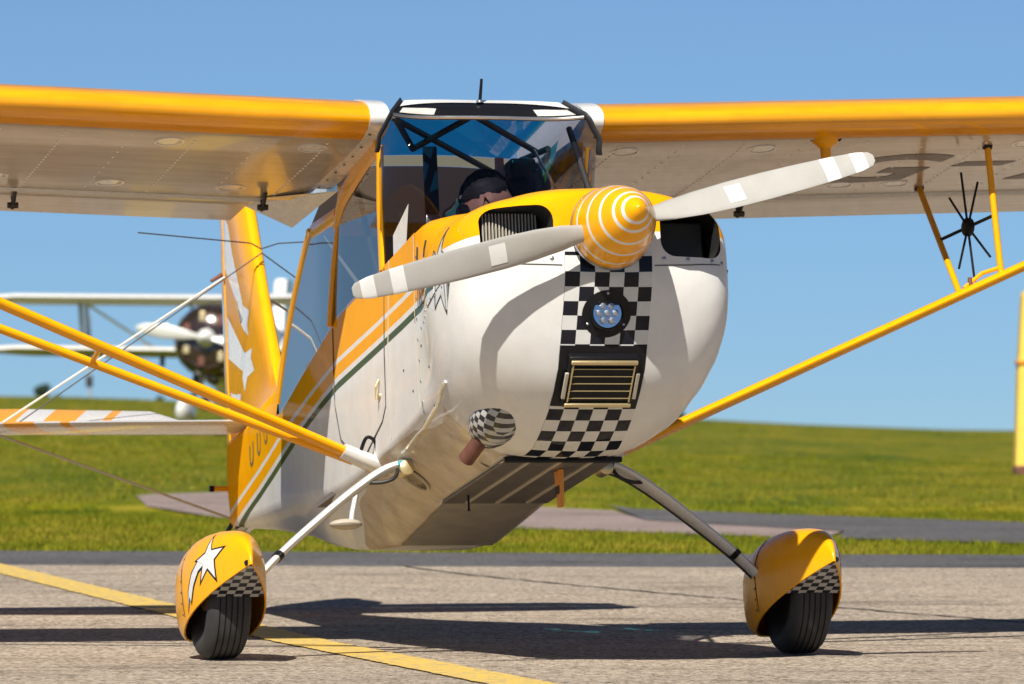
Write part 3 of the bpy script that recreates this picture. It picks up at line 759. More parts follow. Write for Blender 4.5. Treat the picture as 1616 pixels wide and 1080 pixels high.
# roof: skylight then lined rear roof
def roofp(x, y): return (x, y, 2.095-.045*max(0, y-.3)/.9 - .012*(x/.33)**2)
V = [roofp(-.325+.65*j/8, .28+.62*i/6) for i in range(7) for j in range(9)]
mesh('skylight', V, grid_faces(7, 9), 'skylight_glass', PL, angle=80)
V = [roofp(-.325+.65*j/4, .905+.15*i/2) for i in range(3) for j in range(5)]
mesh('roof_liner', V, grid_faces(3, 5), 'cream_fabric', PL)
V = []
for i in range(6):
    y = 1.06+.56*i/5; hw = .325-.03*i/5
    for j in range(5): q = roofp(-hw+2*hw*j/4, y); V.append((q[0], q[1], q[2]-.075*(i/5)**1.2))
mesh('roof_liner', V, grid_faces(6, 5), 'brown_fabric', PL)
TB = 'dark_metal'
for a, b_ in (((-.30, .25, 2.06), (.32, 1.05, 2.02)), ((.0, .20, 2.06), (-.135, .60, 2.02)), ((-.30, .22, 2.06), (-.135, .60, 2.02)), ((.0, .20, 2.06), (.31, .48, 1.99)), ((.36, .48, 2.0), (.30, 1.02, 2.03))):
    tube('cabin_tube', [a, b_], .012, TB, PL, 10)
tube('cabin_tube', [(.30, .46, 1.99), (.22, -.25, 1.60)], .005, 'steel', PL, 8)
for sx in (-1, 1): tube('cabin_tube', [(sx*.35, .14, 2.0), (sx*.35, -.30, 1.46)] if sx > 0 else [(sx*.36, .62, 1.90), (sx*.36, .28, 1.42)], .012, TB, PL, 10)
box('rear_bulkhead', (0, 1.60, 1.42), (.57, .02, .94), 'brown', PL)
box('instrument_panel', (0, -.12, 1.385), (.74, .05, .16), 'black', PL, None, .01)
V = [(.40*(-1+2*j/12)*(1 if i else .95), -.47+.36*i/3 + (.30 if i < 3 else 0)*0, 1.462-.02*abs(-1+2*j/12)**2) for i in range(4) for j in range(13)]
mesh('glareshield', V, grid_faces(4, 13), 'black', PL)
seat = box('front_seat', (.02, .62, 1.20), (.42, .09, .78), 'navy', PL, None, .03)
box('seat_cushion', (.02, .40, .90), (.42, .46, .10), 'navy', seat, None, .03)
for x, y, z, mt in ((-.07, .60, 1.86, 'navy'), (.20, .60, 1.82, 'red')):
    sb = box('harness_strap', (x, y, z), (.055 if mt == 'navy' else .035, .012, .34), mt, PL, None, .004)
    box('strap_buckle', (x, y-.012, z-.12), (.06, .012, .05), 'steel', sb, None, .004)
box('cabin_floor', (0, .5, .80), (.72, 1.9, .02), 'brown', PL)
def lump(name, c_, r, mats, seed, parent=PL):
    rnd = random.Random(seed); ph0 = [rnd.uniform(0, 6.28) for _ in range(6)]; V = []
    for i in range(15):
        for j in range(20):
            th = math.pi*i/14; p_ = 2*math.pi*j/20; k_ = 1+.16*math.sin(3*p_+ph0[0]+4*th)+.12*math.sin(5*p_+ph0[1]-7*th)
            V.append((c_[0]+math.sin(th)*math.cos(p_)*r[0]*k_, c_[1]+math.sin(th)*math.sin(p_)*r[1]*k_, c_[2]+math.cos(th)*r[2]))
    return mesh(name, V, grid_faces(15, 20, True), mats, parent)
lump('hanging_jacket', (.30, .62, 1.80), (.07, .14, .20), 'cloth', 1)
lump('hanging_jacket', (.25, .80, 1.84), (.07, .09, .15), 'red', 2)
lump('skylight_blocker', (.22, 1.12, 1.83), (.10, .20, .13), 'brown', 4)  # unseen dark lump added to stop sun coming through the skylight
lump('rolled_cover', (.31, .30, 1.62), (.05, .16, .14), 'navy', 3)
box('intercom_box', (.27, .56, 1.93), (.10, .10, .08), 'black', PL, None, .01)
V = [(-.395, -.06, 1.46), (-.385, -.22, 1.485), (-.372, -.225, 1.63), (-.388, -.04, 1.55)]
mesh('map_sheet', V, [(0, 1, 2, 3)], 'white', PL, False)

# --- wings
def naca(n=26, t_=.122, m=.030, p=.4):
    xs = [(1-math.cos(math.pi*k/(n-1)))/2 for k in range(n)]; U, L_ = [], []
    for x in xs:
        yt = 5*t_*(.2969*math.sqrt(x)-.126*x-.3516*x*x+.2843*x**3-.1036*x**4)
        yc = m/p**2*(2*p*x-x*x) if x < p else m/(1-p)**2*(1-2*p+2*p*x-x*x)
        U.append((x, yc+yt)); L_.append((x, yc-yt))
    return U, L_
CH, INC, DIH = 1.63, R(2.0), math.tan(R(1.9))
def wpt(x, a, h): return (x, CH*(a*math.cos(INC)+h*math.sin(INC)), 2.008+(abs(x)-.43)*DIH + CH*(h*math.cos(INC)-a*math.sin(INC)))
U, Lw = naca()
def lower(a):
    for (x0, z0), (x1, z1) in zip(Lw[:-1], Lw[1:]):
        if a <= x1: return z0+(z1-z0)*(a-x0)/(x1-x0)
    return Lw[-1][1]
def upper(a):
    for (x0, z0), (x1, z1) in zip(U[:-1], U[1:]):
        if a <= x1: return z0+(z1-z0)*(a-x0)/(x1-x0)
    return U[-1][1]
AG = .735
for sx in (-1, 1):
    tip = 5.05
    loop = [p for p in U if p[0] < AG][::-1]; loop = [(AG, upper(AG))] + loop + [p for p in Lw if 0 < p[0] < AG] + [(AG, lower(AG))]
    spans = [.43+k*(tip-.43)/30 for k in range(31)]
    secs = [[wpt(sx*x, a, h) for a, h in loop] for x in spans]
    secs.append([wpt(sx*(tip+.10), a*.9+.04, h*.45) for a, h in loop])
    wing = loft('wing', secs, 'wing', PL, angle=60)
    wing_t = bvh(wing)
    loop = [(AG+.012, upper(AG+.012)-.004)] + [p for p in U if p[0] > AG+.02] + [p for p in Lw[::-1] if p[0] > AG+.02] + [(AG+.012, lower(AG+.012)+.004), (AG+.002, (upper(AG)+lower(AG))/2)]
    x0 = .62 if sx < 0 else .60
    ail = loft('aileron', [[wpt(sx*x, a, h) for a, h in loop] for x in (x0, 1.5, 2.6, 3.8, 5.0)], 'wing', PL, angle=50)
    V = []
    for x in spans[1:]:
        V += [wpt(sx*x, AG-.012, lower(AG-.012)-.0015), wpt(sx*x, AG+.002, lower(AG)-.007), wpt(sx*x, AG+.010, lower(AG+.01)-.004)]
    mesh('gap_strip', V, grid_faces(30, 3), 'white', wing, angle=20)
    # inboard trailing edge fillet
    V = [wpt(sx*.36, .55, lower(.55)-.012), wpt(sx*.62, .735, lower(.735)), wpt(sx*.60, .90, .012), wpt(sx*.40, .93, -.03), wpt(sx*.33, .96, .03), wpt(sx*.36, .60, .06)]
    mesh('root_fillet', V, [(0, 1, 2, 3), (0, 3, 4, 5), (2, 3, 4)], 'white', PL, False)
    # white root cuff
    loop = [p for p in U if p[0] < .62][::-1] + [p for p in Lw if 0 < p[0] < .62]
    secs = []
    for x, sc in ((.372, 1.), (.40, 1.012), (.445, 1.012)):
        secs.append([wpt(sx*x, a-.0035*sc, h*1.03) for a, h in loop])
    cuff = loft('root_cuff', secs, 'white', PL, angle=60)
    for k in range(7):
        a = .05+.085*k; p = wpt(sx*.43, a, lower(a)*1.03-.002); revolve('cuff_screw', p, (0, 0, -1), [(0, .006), (.003, .004)], 'dark_metal', cuff, 8)
    # rib stitching and inspection rings under the wing
    parts = []
    for r_ in range(15):
        x = .56+.245*r_
        n_ = 22
        for k in range(n_):
            a = .13+(AG-.03-.13)*k/(n_-1); p = Vector(wpt(sx*(x), a, lower(a)))
            if (r_ % 2) and (k % 2): continue
            v = [p+Vector((dx, dy, 0)) for dx, dy in ((-.005, -.006), (.005, -.006), (.005, .006), (-.005, .006))] + [p+Vector((0, 0, -.0045))]
            parts.append((v, [(0, 1, 4), (1, 2, 4), (2, 3, 4), (3, 0, 4)]))
    v, f = join(parts); mesh('rib_stitching', v, f, 'white', wing, True, kind='stuff')
    for x, a in ((.60, .17), (1.14, .17), (1.22, .62), (1.9, .60), (1.67, .60), (2.2, .17), (2.6, .6), (.75, .62)):
        p = Vector(wpt(sx*x, a, lower(a))); q = Vector(wpt(sx*x, a+.05, lower(a+.05)))-Vector(wpt(sx*x, a-.05, lower(a-.05))); q.normalize()
        dd = Vector((1, 0, 0)).cross(q); dd = -dd if dd.z > 0 else dd
        ring = revolve('inspection_ring', p, dd, [(-.004, .048), (.003, .048), (.003, .056), (-.004, .056)], 'white', wing, 26)
        revolve('inspection_cover', p, dd, [(-.004, .045), (.001, .045)], 'white', ring, 26)
    if sx > 0:
        # registration painted under the wing
        def under(txt, x0, a0, height, width):
            cu = bpy.data.curves.new('t', 'FONT'); cu.body = txt; cu.size = 1; cu.resolution_u = 6; cu.offset = .025
            to = bpy.data.objects.new('t', cu); C.objects.link(to); bpy.context.view_layer.update()
            me = evaluated(to); bpy.data.objects.remove(to)
            bm = bmesh.new(); bm.from_mesh(me); xs = [v.co.x for v in bm.verts]; yy = [v.co.y for v in bm.verts]
            mx, Mx, my, My = min(xs), max(xs), min(yy), max(yy)
            bmesh.ops.triangulate(bm, faces=bm.faces)
            for k in range(1, 10):
                bmesh.ops.bisect_plane(bm, geom=bm.verts[:]+bm.edges[:]+bm.faces[:], plane_co=(0, my+(My-my)*k/10, 0), plane_no=(0, 1, 0))
            for v in bm.verts:
                t_ = (v.co.y-my)/(My-my if My-my > .3 else .7); X = x0+(v.co.x-mx)/(Mx-mx)*width + .10*t_*height/.5; a = a0-t_*height/CH
                q = Vector(wpt(X, a, lower(a))); v.co = q + Vector((0, 0, -.0016))
            m2 = bpy.data.meshes.new('registration_letter'); bm.to_mesh(m2); bm.free(); m2.materials.append(M['reg_grey']); return obj('registration_letter', m2, wing)
        under('G', 1.47, .575, .52, .42); under('A', 2.33, .575, .52, .40)
        V = []
        for i in range(3):
            a = .405-.024*i
            for j in range(3):
                X = 2.02+.21*j/2+.02*i; q = wpt(X, a, lower(a)); V.append((q[0], q[1], q[2]-.0016))
        mesh('registration_dash', V, grid_faces(3, 3), 'reg_grey', wing)
        # fuel vent scoop
        p = Vector(wpt(1.36, .11, lower(.11)))
        fv = revolve('fuel_vent', p, (0, .0, -1), [(-.01, .052), (.008, .048), (.022, .030), (.032, .020), (.078, .019), (.080, .014)], 'yellow', PL, 20)
        tube('vent_gasket', [p+Vector((.058*math.cos(R(a)), .03*math.sin(R(a))-.012, .004-.010*math.sin(R(a)))) for a in range(-200, 30, 20)], .005, 'black', fv, 8)
    hk = [(1.54, .80)] if sx < 0 else [(1.36, .80)]
    for x, a in hk + [(.60, .70)] if sx < 0 else hk:
        p = Vector(wpt(sx*x, a, lower(a)))
        h_ = tube('hinge_bracket', smoothpath([p+Vector((0, -.06, 0)), p+Vector((0, -.02, -.035)), p+Vector((0, .02, -.05)), p+Vector((.01, .045, -.035)), p+Vector((.01, .05, 0))]), .008, 'dark_metal', PL, 8)
        revolve('hinge_bolt', p+Vector((-.02, .0, -.045)), (1, 0, 0), [(0, .012), (.04, .012)], 'dark_metal', h_, 8)
    # struts
    A = Vector((sx*.45, .29, .775)); B = Vector(wpt(sx*3.34, .19, lower(.19))); B2 = Vector(wpt(sx*3.26, .70, lower(.70)))
    s1 = tube('front_wing_strut', [A.lerp(B, .0), A.lerp(B, .05), A.lerp(B, .5), B], 1, 'yellow', PL, 16, flat=(.042, .019, (0, 1, 0)))
    A2 = A + Vector((sx*.005, .035, -.006))
    s2 = tube('rear_wing_strut', [A2.lerp(B2, .01), A2.lerp(B2, .05), A2.lerp(B2, .5), B2], 1, 'yellow', PL, 16, flat=(.034, .016, (0, 1, 0)))
    j1 = A.lerp(B, .335); j2 = A2.lerp(B2, .335)
    tube('strut_brace', [j1, j2], .010, 'yellow', PL, 8)
    revolve('brace_bolt', j2, (0, -1, .3), [(-.012, .014), (.02, .014)], 'rust', PL, 8)
    cuffp = smoothpath([A+Vector((-sx*.06, .03, -.02)), A+Vector((-sx*.03, .01, -.01)), A.lerp(B, .028)], 4)
    tube('strut_cuff', cuffp, [1.25-.03*k for k in range(len(cuffp))], 'white', PL, 14, flat=(.050, .028, (0, 1, 0)))
    tube('vent_hose', smoothpath([A+Vector((sx*.02, -.02, .02)), A+Vector((sx*.0, -.05, .075)), A+Vector((-sx*.035, -.04, .06)), A+Vector((-sx*.045, -.02, .0))]), .007, 'black', PL, 8)
    if sx > 0:
        # jury struts with the aerobatic attitude sight between them
        a1 = A.lerp(B, (1.905-.45)/2.89); a2 = A.lerp(B, (2.075-.45)/2.89)
        w1 = Vector(wpt(2.035, .66, lower(.66))); w2 = Vector(wpt(2.05, .185, lower(.185)))
        t1 = tube('jury_strut', [a1, a1.lerp(w1, .5), w1], .0125, 'yellow', PL, 10); t2 = tube('jury_strut', [a2, a2.lerp(w2, .5), w2], .0125, 'yellow', PL, 10)
        for p in (w1, w2): revolve('jury_bolt', p, (1, 0, 0), [(-.016, .016), (.016, .016)], 'black', PL, 8)
        tube('jury_link', [a2+Vector((-.0, 0, .035)), a2.lerp(a1, .45)+Vector((0, 0, .045)), a2.lerp(a1, .9)+Vector((0, 0, .02))], .008, 'yellow', PL, 8)
        h0, h1 = a1.lerp(w1, .50), a2.lerp(w2, .47); ctr = h0.lerp(h1, .52)
        sight = revolve('attitude_sight', ctr, (h1-h0).cross(Vector((0, 0, 1))), [(-.010, .022), (-.008, .036), (.008, .036), (.010, .022)], 'black', PL, 16)
        tube('sight_bar', [h0, h1], .007, 'black', sight, 8)
        ux = (h1-h0).normalized(); ux0 = Vector((1, 0, 0)); uz = Vector((0, 0, 1))
        for ang, ln in ((94, .215), (74, .185), (121, .135), (-86, .215), (-106, .17), (-54, .145)):
            d = ux0*math.cos(R(ang))+uz*math.sin(R(ang))
            tube('sight_spoke', [ctr+d*.02, ctr+d*ln], .0048, 'black', sight, 7)
        revolve('sight_foot', a2.lerp(a1, .75)+Vector((0, 0, .02)), (0, 0, 1), [(0, .012), (.03, .008)], 'rust', PL, 8)

# --- landing gear
for sx in (-1, 1):
    P = smoothpath([(sx*.34, .02, .715), (sx*.44, .01, .690), (sx*.56, .0, .615), (sx*.72, -.01, .490), (sx*.86, -.02, .370), (sx*.965, -.03, .262)], 5)
    n_ = len(P)
    leg = tube('gear_leg', P, [1.15-.45*k/(n_-1) for k in range(n_)], 'white', PL, 14, flat=(.056, .018, (0, 1, 0)))
    tube('brake_line', [p+Vector((0, .055-.02*k/n_, -.012)) for k, p in enumerate(P[4:])], .006, 'brake', leg, 8)
    for k in (n_-6,):
        tube('leg_clamp', [P[k]-(P[k+1]-P[k])*.3, P[k]+(P[k+1]-P[k])*.3], 1.0, 'black', leg, 14, flat=(.046, .019, (0, 1, 0)))
    br = tube('brake_hose', smoothpath([(sx*.40, -.02, .70), (sx*.42, -.05, .655), (sx*.47, -.05, .635), (sx*.54, -.02, .640)]), .007, 'brake', PL, 8)
    box('hose_fitting', (sx*.395, -.04, .705), (.022, .03, .022), 'teal' if sx < 0 else 'black', br, None, .004)
    revolve('axle_fitting', (sx*.375, -.01, .69), (0, 1, 0), [(-.05, .02), (-.045, .028), (.03, .028), (.04, .018)], 'brass', PL, 12)
    # wheel: tyre, rim
    cx_, cy_, cz_ = sx*1.085, -.037, .206
    rt_ = .215
    prof = [(-.050, .10), (-.068, .125), (-.079, .155), (-.079, .178), (-.070, .196), (-.058, .207)]
    tread = []
    for g_ in (-.042, -.021, 0, .021, .042):
        tread += [(g_-.0085, .2145-.9*(g_-.0085)**2), (g_-.0028, .2150-.9*g_**2), (g_-.0022, .2085-.9*g_**2), (g_+.0022, .2085-.9*g_**2), (g_+.0028, .2150-.9*g_**2), (g_+.0085, .2145-.9*(g_+.0085)**2)]
    prof = prof + tread + [(-a, b_) for a, b_ in prof[::-1]]
    wh = revolve('wheel', (cx_, cy_, cz_+.008), (1, 0, 0), [(-.045, .03), (-.048, .095), (-.040, .104), (.040, .104), (.048, .095), (.045, .03)], 'steel', PL, 30)
    revolve('tyre', (cx_, cy_, cz_+.008), (1, 0, 0), prof, 'tyre', wh, 56)
    revolve('hub_cap', (cx_, cy_, cz_+.008), (sx, 0, 0), [(.04, .045), (.058, .040), (.064, .02)], 'rust', wh, 18)
    # wheel pant: long teardrop shell, its underside cut away along an inclined plane
    def pant_pt(i, j, ni, nj):
        th = math.pi*i/ni; ph = 2*math.pi*j/nj
        yy_ = -math.cos(th); y = (.50 if yy_ < 0 else .40)*yy_
        s_ = max(0., math.sin(th))**(.84 if yy_ < 0 else 1.05); sw = 1-abs(yy_)**1.75 if yy_ < 0 else s_
        c_, q = math.cos(ph), math.sin(ph)
        x = math.copysign(abs(c_)**(.80 if q > 0 else .22), c_)*sw*.142; z = math.copysign(abs(q)**.9, q)*s_*(.178 if q > 0 else .19)
        return Vector((cx_-sx*.012+x, cy_+.01+y, .262+z+.004*yy_))
    ni, nj = 30, 36
    bm = bmesh.new(); vs_ = [[bm.verts.new(pant_pt(i, j, ni, nj)) for j in range(nj)] for i in range(1, ni)]
    f0 = bm.verts.new(pant_pt(0, 0, ni, nj)); f1 = bm.verts.new(pant_pt(ni, 0, ni, nj))
    for i in range(ni-2):
        for j in range(nj): bm.faces.new((vs_[i][j], vs_[i][(j+1) % nj], vs_[i+1][(j+1) % nj], vs_[i+1][j]))
    for j in range(nj):
        bm.faces.new((f0, vs_[0][(j+1) % nj], vs_[0][j])); bm.faces.new((f1, vs_[-1][j], vs_[-1][(j+1) % nj]))
    pn = Vector((0, -.27, -.963)).normalized(); pc_ = Vector((cx_, -.52, .262))
    bmesh.ops.bisect_plane(bm, geom=bm.verts[:]+bm.edges[:]+bm.faces[:], plane_co=pc_, plane_no=pn, clear_outer=True)
    me = bpy.data.meshes.new('wheel_pant'); bm.to_mesh(me); bm.free(); me.materials.append(M['yellow']); me.materials.append(M['black'])
    pant = obj('wheel_pant', me, PL)
    pant_t = bvh(pant)
    # checkered plate closing the nose in front of the tyre
    V = []
    for i in range(9):
        y = -.50+.255*i/8; z = .262-(y+.52)*.27/.963+.006
        hL = pant_t.ray_cast(Vector((cx_, y, z+.004)), Vector((-1, 0, 0))); hR = pant_t.ray_cast(Vector((cx_, y, z+.004)), Vector((1, 0, 0)))
        xl = hL[0].x if hL[0] else cx_-.02; xr = hR[0].x if hR[0] else cx_+.02
        for j in range(7): V.append((xl+(xr-xl)*j/6, y, z))
    mesh('nose_plate', V, grid_faces(9, 7), 'check_pant', pant)
    md = pant.modifiers.new('s', 'SOLIDIFY'); md.thickness = .006; md.offset = -1
    bpy.context.view_layer.update(); me = evaluated(pant); pant.modifiers.clear(); pant.data = me; fix(me, True, 50)
    pant_t = bvh(pant)
    h = pant_t.ray_cast(Vector((cx_, -2, .272)), Vector((0, 1, 0)))
    if h[0]: revolve('pant_bolt', h[0], (0, -1, 0), [(-.004, .011), (.004, .009)], 'black', pant, 10)
    revolve('pant_mount', (sx*.955, -.025, .268), (-sx, 0, 0), [(-.03, .045), (.004, .042), (.01, .03)], 'black' if sx > 0 else 'white', pant, 16)
    for q_, side in ((-.05, -1), (-.05, 1)):
        pts_ = [(cx_+side*.4, q_+.03*k/9, .15+.27*k/9) for k in range(10)]
        seam('pant_seam', pts_, (-side, 0, 0), pant_t, pant, .0035, 'dark_metal', .0008, 2)
        for k in range(7):
            h = pant_t.ray_cast(Vector((cx_+side*.4, q_+.022, .16+.04*k)), Vector((-side, 0, 0)))
            if h[0]: revolve('pant_screw', h[0], (side, 0, 0), [(-.002, .005), (.0025, .003)], 'dark_metal', pant, 8)
    # shooting star on the outer face
    def star(c_, spec, k):
        return [(c_[0]+k*u, c_[1]+k*v) for u, v in spec]
    spec = [(-.02, .10), (.0, .034), (.068, .028), (.024, -.012), (.036, -.095), (-.012, -.040), (-.052, -.085), (-.040, -.016), (-.085, .012), (-.034, .030)]
    spec = [(u*1.25+.02*v, v*.92) for u, v in spec]
    d_ = (-sx*.72, .62, -.30) if sx < 0 else (-.72, .62, -.30)
    if True:
        # (u along the hull aft -> forward, v up) laid on from the outer front quarter
        sgn = 1 if sx < 0 else -1
        dv = Vector((-sx*.80, .60, -.10)).normalized(); rt = Vector((0, 0, 1)).cross(dv)*(-1); rt.normalize(); up_ = rt.cross(dv); up_ = up_ if up_.z > 0 else -up_
        o_ = Vector((cx_+sx*.10, cy_-.27, .325))
        rr = rt if rt.y < 0 else -rt
        rr = rr if sx < 0 else rr
        T3 = lambda u, v: o_ + rr*u + up_*v
        tail = [(-.03, .022), (-.085, .010), (-.135, -.030), (-.165, -.085), (-.178, -.15), (-.160, -.105), (-.148, -.125), (-.125, -.075), (-.085, -.030), (-.035, -.012)]
        grow = lambda P, k: [(p[0]+(p[0]-sum(q[0] for q in P)/len(P))*k, p[1]+(p[1]-sum(q[1] for q in P)/len(P))*k) for p in P]
        tb = [(-.03, .030), (-.085, .018), (-.142, -.024), (-.173, -.082), (-.184, -.165), (-.155, -.115), (-.147, -.142), (-.118, -.081), (-.080, -.038), (-.035, -.021)]
        decal('star_outline', star((0, 0), spec, 1.12), T3, dv, pant_t, .0012, 'black', pant, .012)
        decal('star_tail_outline', tb, T3, dv, pant_t, .0010, 'black', pant, .012)
        decal('star_tail', tail, T3, dv, pant_t, .0018, 'white', pant, .012)
        decal('star_mark', star((0, 0), spec, .90), T3, dv, pant_t, .0026, 'white', pant, .012)

# --- tail surfaces
def plate(name, pts, th, mats, parent, axis='x', bev=.4):
    """slab from an outline (u,v) with a rounded edge; axis x: u=y v=z"""
    bm = bmesh.new(); c_ = Vector((sum(p[0] for p in pts)/len(pts), sum(p[1] for p in pts)/len(pts)))
    prof = [(-.5, .03), (-.32, .008), (0, 0), (.32, .008), (.5, .03)]; rings = []
    n_ = len(pts); V = []; 
    for s, ins in prof:
        for p in pts:
            q = Vector(p); d = (c_-q); q = q + d.normalized()*min(ins, d.length*.4)
            V.append((s*th, q.x, q.y) if axis == 'x' else (q.x, q.y, s*th))
    F = grid_faces(len(prof), n_, True) + [tuple(range(n_))[::-1], tuple(range((len(prof)-1)*n_, len(prof)*n_))]
    bm.free(); return mesh(name, V, F, mats, parent, angle=50)
fin = plate('fin', [(3.46, 1.58), (3.59, 1.77), (3.765, 2.10), (3.94, 2.43), (4.04, 2.62), (4.14, 2.70), (4.45, 2.72), (4.45, 1.56), (3.6, 1.585)], .05, 'yellow', PL)
RD = R(11)
def rud(y, z, x=0): return (math.sin(RD)*(y-4.465)+x*math.cos(RD), 4.465+math.cos(RD)*(y-4.465), z)
pts = [(4.47, 1.205), (4.47, 2.74), (4.60, 2.76), (4.78, 2.66), (4.90, 2.40), (4.98, 2.0), (5.02, 1.7), (4.98, 1.45), (4.85, 1.30), (4.66, 1.22)]
rdr = plate('rudder', pts, .045, 'yellow', PL)
for v in rdr.data.vertices: v.co = Vector(rud(v.co.y, v.co.z, v.co.x))
tube('hinge_post', [(0, 4.458, 1.19), (0, 4.458, 2.72)], .014, 'rust', PL, 8)
hn = tube('rudder_horn', [(-.10, 4.47, 1.37), (.10, 4.47, 1.37)], .012, 'yellow', PL, 8)
revolve('horn_bolt', (-.10, 4.47, 1.37), (-1, 0, 0), [(0, .014), (.02, .014)], 'black', hn, 8)
fin_t = bvh(fin)
FD = lambda u, v: (-.2, u, v)
W_ = lambda name, P: [decal('tail_stripe_outline', [(u+du, v+dv) for (u, v), (du, dv) in zip(P, [(0, 0)]*len(P))], FD, (1, 0, 0), fin_t, .0012, 'white', fin, .05)]
W_('a', [(4.44, 2.60), (4.322, 2.509), (4.262, 2.375), (4.087, 2.107), (3.971, 2.064), (4.016, 2.008), (3.999, 1.958), (4.088, 1.998), (4.142, 2.036), (4.097, 2.047), (4.221, 2.156), (4.44, 2.355)])
W_('b', [(4.44, 2.147), (4.088, 1.898), (3.947, 1.894), (3.972, 1.853), (3.913, 1.792), (4.054, 1.787), (4.116, 1.733), (4.15, 1.801), (4.135, 1.826), (4.44, 1.947)])
W_('c', [(4.44, 1.795), (4.308, 1.757), (4.186, 1.738), (4.21, 1.704), (4.44, 1.746)])
rud_t = bvh(rdr)
for P in ([(4.50, 2.60), (4.62, 2.64), (4.66, 2.50), (4.50, 2.40)], [(4.50, 2.18), (4.80, 2.32), (4.84, 2.12), (4.50, 1.97)], [(4.50, 1.81), (4.8, 1.88), (4.8, 1.80), (4.50, 1.755)]):
    decal('rudder_stripe', P, FD, (1, 0, 0), rud_t, .0012, 'white', rdr, .08)
for sx in (-1, 1):
    st = []
    for x, yl, yh in ((.05, 3.78, 4.44), (.6, 3.83, 4.45), (1.1, 3.92, 4.45), (1.4, 4.03, 4.45), (1.54, 4.2, 4.45)):
        sec = []
        for k in range(14):
            a = 2*math.pi*k/14; u = (1-math.cos(a))/2; y = yl+(yh-yl)*u
            sec.append((sx*x, y, 1.553+.057*(y-3.85)/.6 + math.sin(a)*.020))
        st.append(sec)
    loft('tailplane', st, 'stab', PL, angle=60)
    ed = R(25); el = []
    for x, c_ in ((.08, .10), (.14, .13), (.30, .38), (.9, .42), (1.3, .40), (1.54, .26)):
        sec = []
        for k in range(12):
            a = 2*math.pi*k/12; u = (1-math.cos(a))/2; h = math.sin(a)*.016*(1.2-u)
            sec.append((sx*x, 4.462+c_*u*math.cos(ed)-h*math.sin(ed), 1.612+c_*u*math.sin(ed)+h*math.cos(ed)))
        el.append(sec)
    loft('elevator', el, 'stab', PL, angle=60)
    tube('tail_wire', [(0, 4.46, 2.32), (sx*1.08, 4.40, 1.62)], .0055, 'wire', PL, 6)
    tube('tail_wire', [(0, 3.80, 2.28), (sx*1.05, 3.98, 1.57)], .003, 'decal_grey', PL, 6)
    tube('tail_wire', [(0, 4.44, 1.22), (sx*1.12, 4.20, 1.57)], .0055, 'wire', PL, 6)
    tube('antenna_wire', [(0, 3.81, 2.30), (sx*.06, 3.74, 2.31), (sx*.62, 3.4, 2.28)], .003, 'decal_grey', PL, 6)
    revolve('wire_fitting', (sx*.03, 4.46, 2.32), (sx, 0, -.6), [(0, .010), (.06, .007)], 'rust', PL, 8)
# tailwheel
sp = tube('tail_spring', smoothpath([(0, 4.15, 1.16), (0, 4.40, 1.165), (0, 4.60, 1.10), (0, 4.72, 1.03)]), 1, 'white', PL, 10, flat=(.035, .010, (1, 0, 0)))
tw = revolve('tail_wheel', (-.02, 4.74, .925), (1, 0, 0), [(-.02, .03), (-.03, .06), (-.03, .085), (-.015, .10), (.015, .10), (.03, .085), (.03, .06), (.02, .03)], 'tyre', PL, 24)
tube('tail_fork', [(-.055, 4.74, .925), (-.055, 4.72, 1.03), (.015, 4.72, 1.03), (.015, 4.74, .925)], .011, 'black', tw, 8)
for sx in (-1, 1): tube('steering_spring', [(sx*.02, 4.47, 1.225), (sx*.06, 4.60, 1.13), (sx*.05, 4.72, 1.05)], .010, 'black', tw, 8)
# underside strake of the tail post
tube('steering_arm', [(-.10, 4.70, 1.06), (.14, 4.68, 1.05)], .010, 'black', tw, 8)

# --- painted marks on the side of the nose
side_t = bvh(cowl, hull, deck)
SD = lambda u, v: (-1.0, u, v)
def ring_poly(P, w_):
    c_ = (sum(p[0] for p in P)/len(P), sum(p[1] for p in P)/len(P)); return P, [(c_[0]+(p[0]-c_[0])*(1-w_), c_[1]+(p[1]-c_[1])*(1-w_)) for p in P]
stp = [(-1.155, 1.345), (-1.165, 1.26), (-1.27, 1.205), (-1.19, 1.165), (-1.20, 1.03), (-1.15, 1.105), (-1.075, 1.07), (-1.10, 1.17), (-1.05, 1.285), (-1.115, 1.25)]
so, si = ring_poly(stp, .06)
for sx in (-1, 1):
    SD = (lambda u, v: (-1.0, u, v)) if sx < 0 else (lambda u, v: (1.0, u, v))
    decal('nose_star', stp, SD, (-sx, 0, 0), side_t, .0012, 'white', cowl, .03)
    seam('nose_star_outline', [(sx*1., u, v) for u, v in stp+stp[:1]], (-sx, 0, 0), side_t, cowl, .0045, 'decal_grey', .0015, 8)
def script(txt, y0, z0, height, width, slant, mats, name):
    cu = bpy.data.curves.new('t', 'FONT'); cu.body = txt; cu.size = 1; cu.resolution_u = 3; cu.shear = slant
    to = bpy.data.objects.new('t', cu); C.objects.link(to); bpy.context.view_layer.update(); me = evaluated(to); bpy.data.objects.remove(to)
    xs = [v.co.x for v in me.vertices]; yy = [v.co.y for v in me.vertices]; mx, Mx, my, My = min(xs), max(xs), min(yy), max(yy)
    for v in me.vertices:
        u = y0-(v.co.x-mx)/(Mx-mx)*width; z = z0+(v.co.y-my)/(My-my)*height
        h = side_t.ray_cast(Vector((-2, u, z)), Vector((1, 0, 0)))
        v.co = (h[0] if h[0] else Vector((-.1, u, z)))+Vector((-.0025, 0, 0))
    me.materials.clear(); me.materials.append(M[mats]); o = obj(name, me, PL); return o
script('180', -.60, 1.165, .085, .10, .0, 'decal_grey', 'power_lettering')
script('Citabria', -.71, 1.205, .036, .22, .3, 'decal_grey', 'type_lettering')
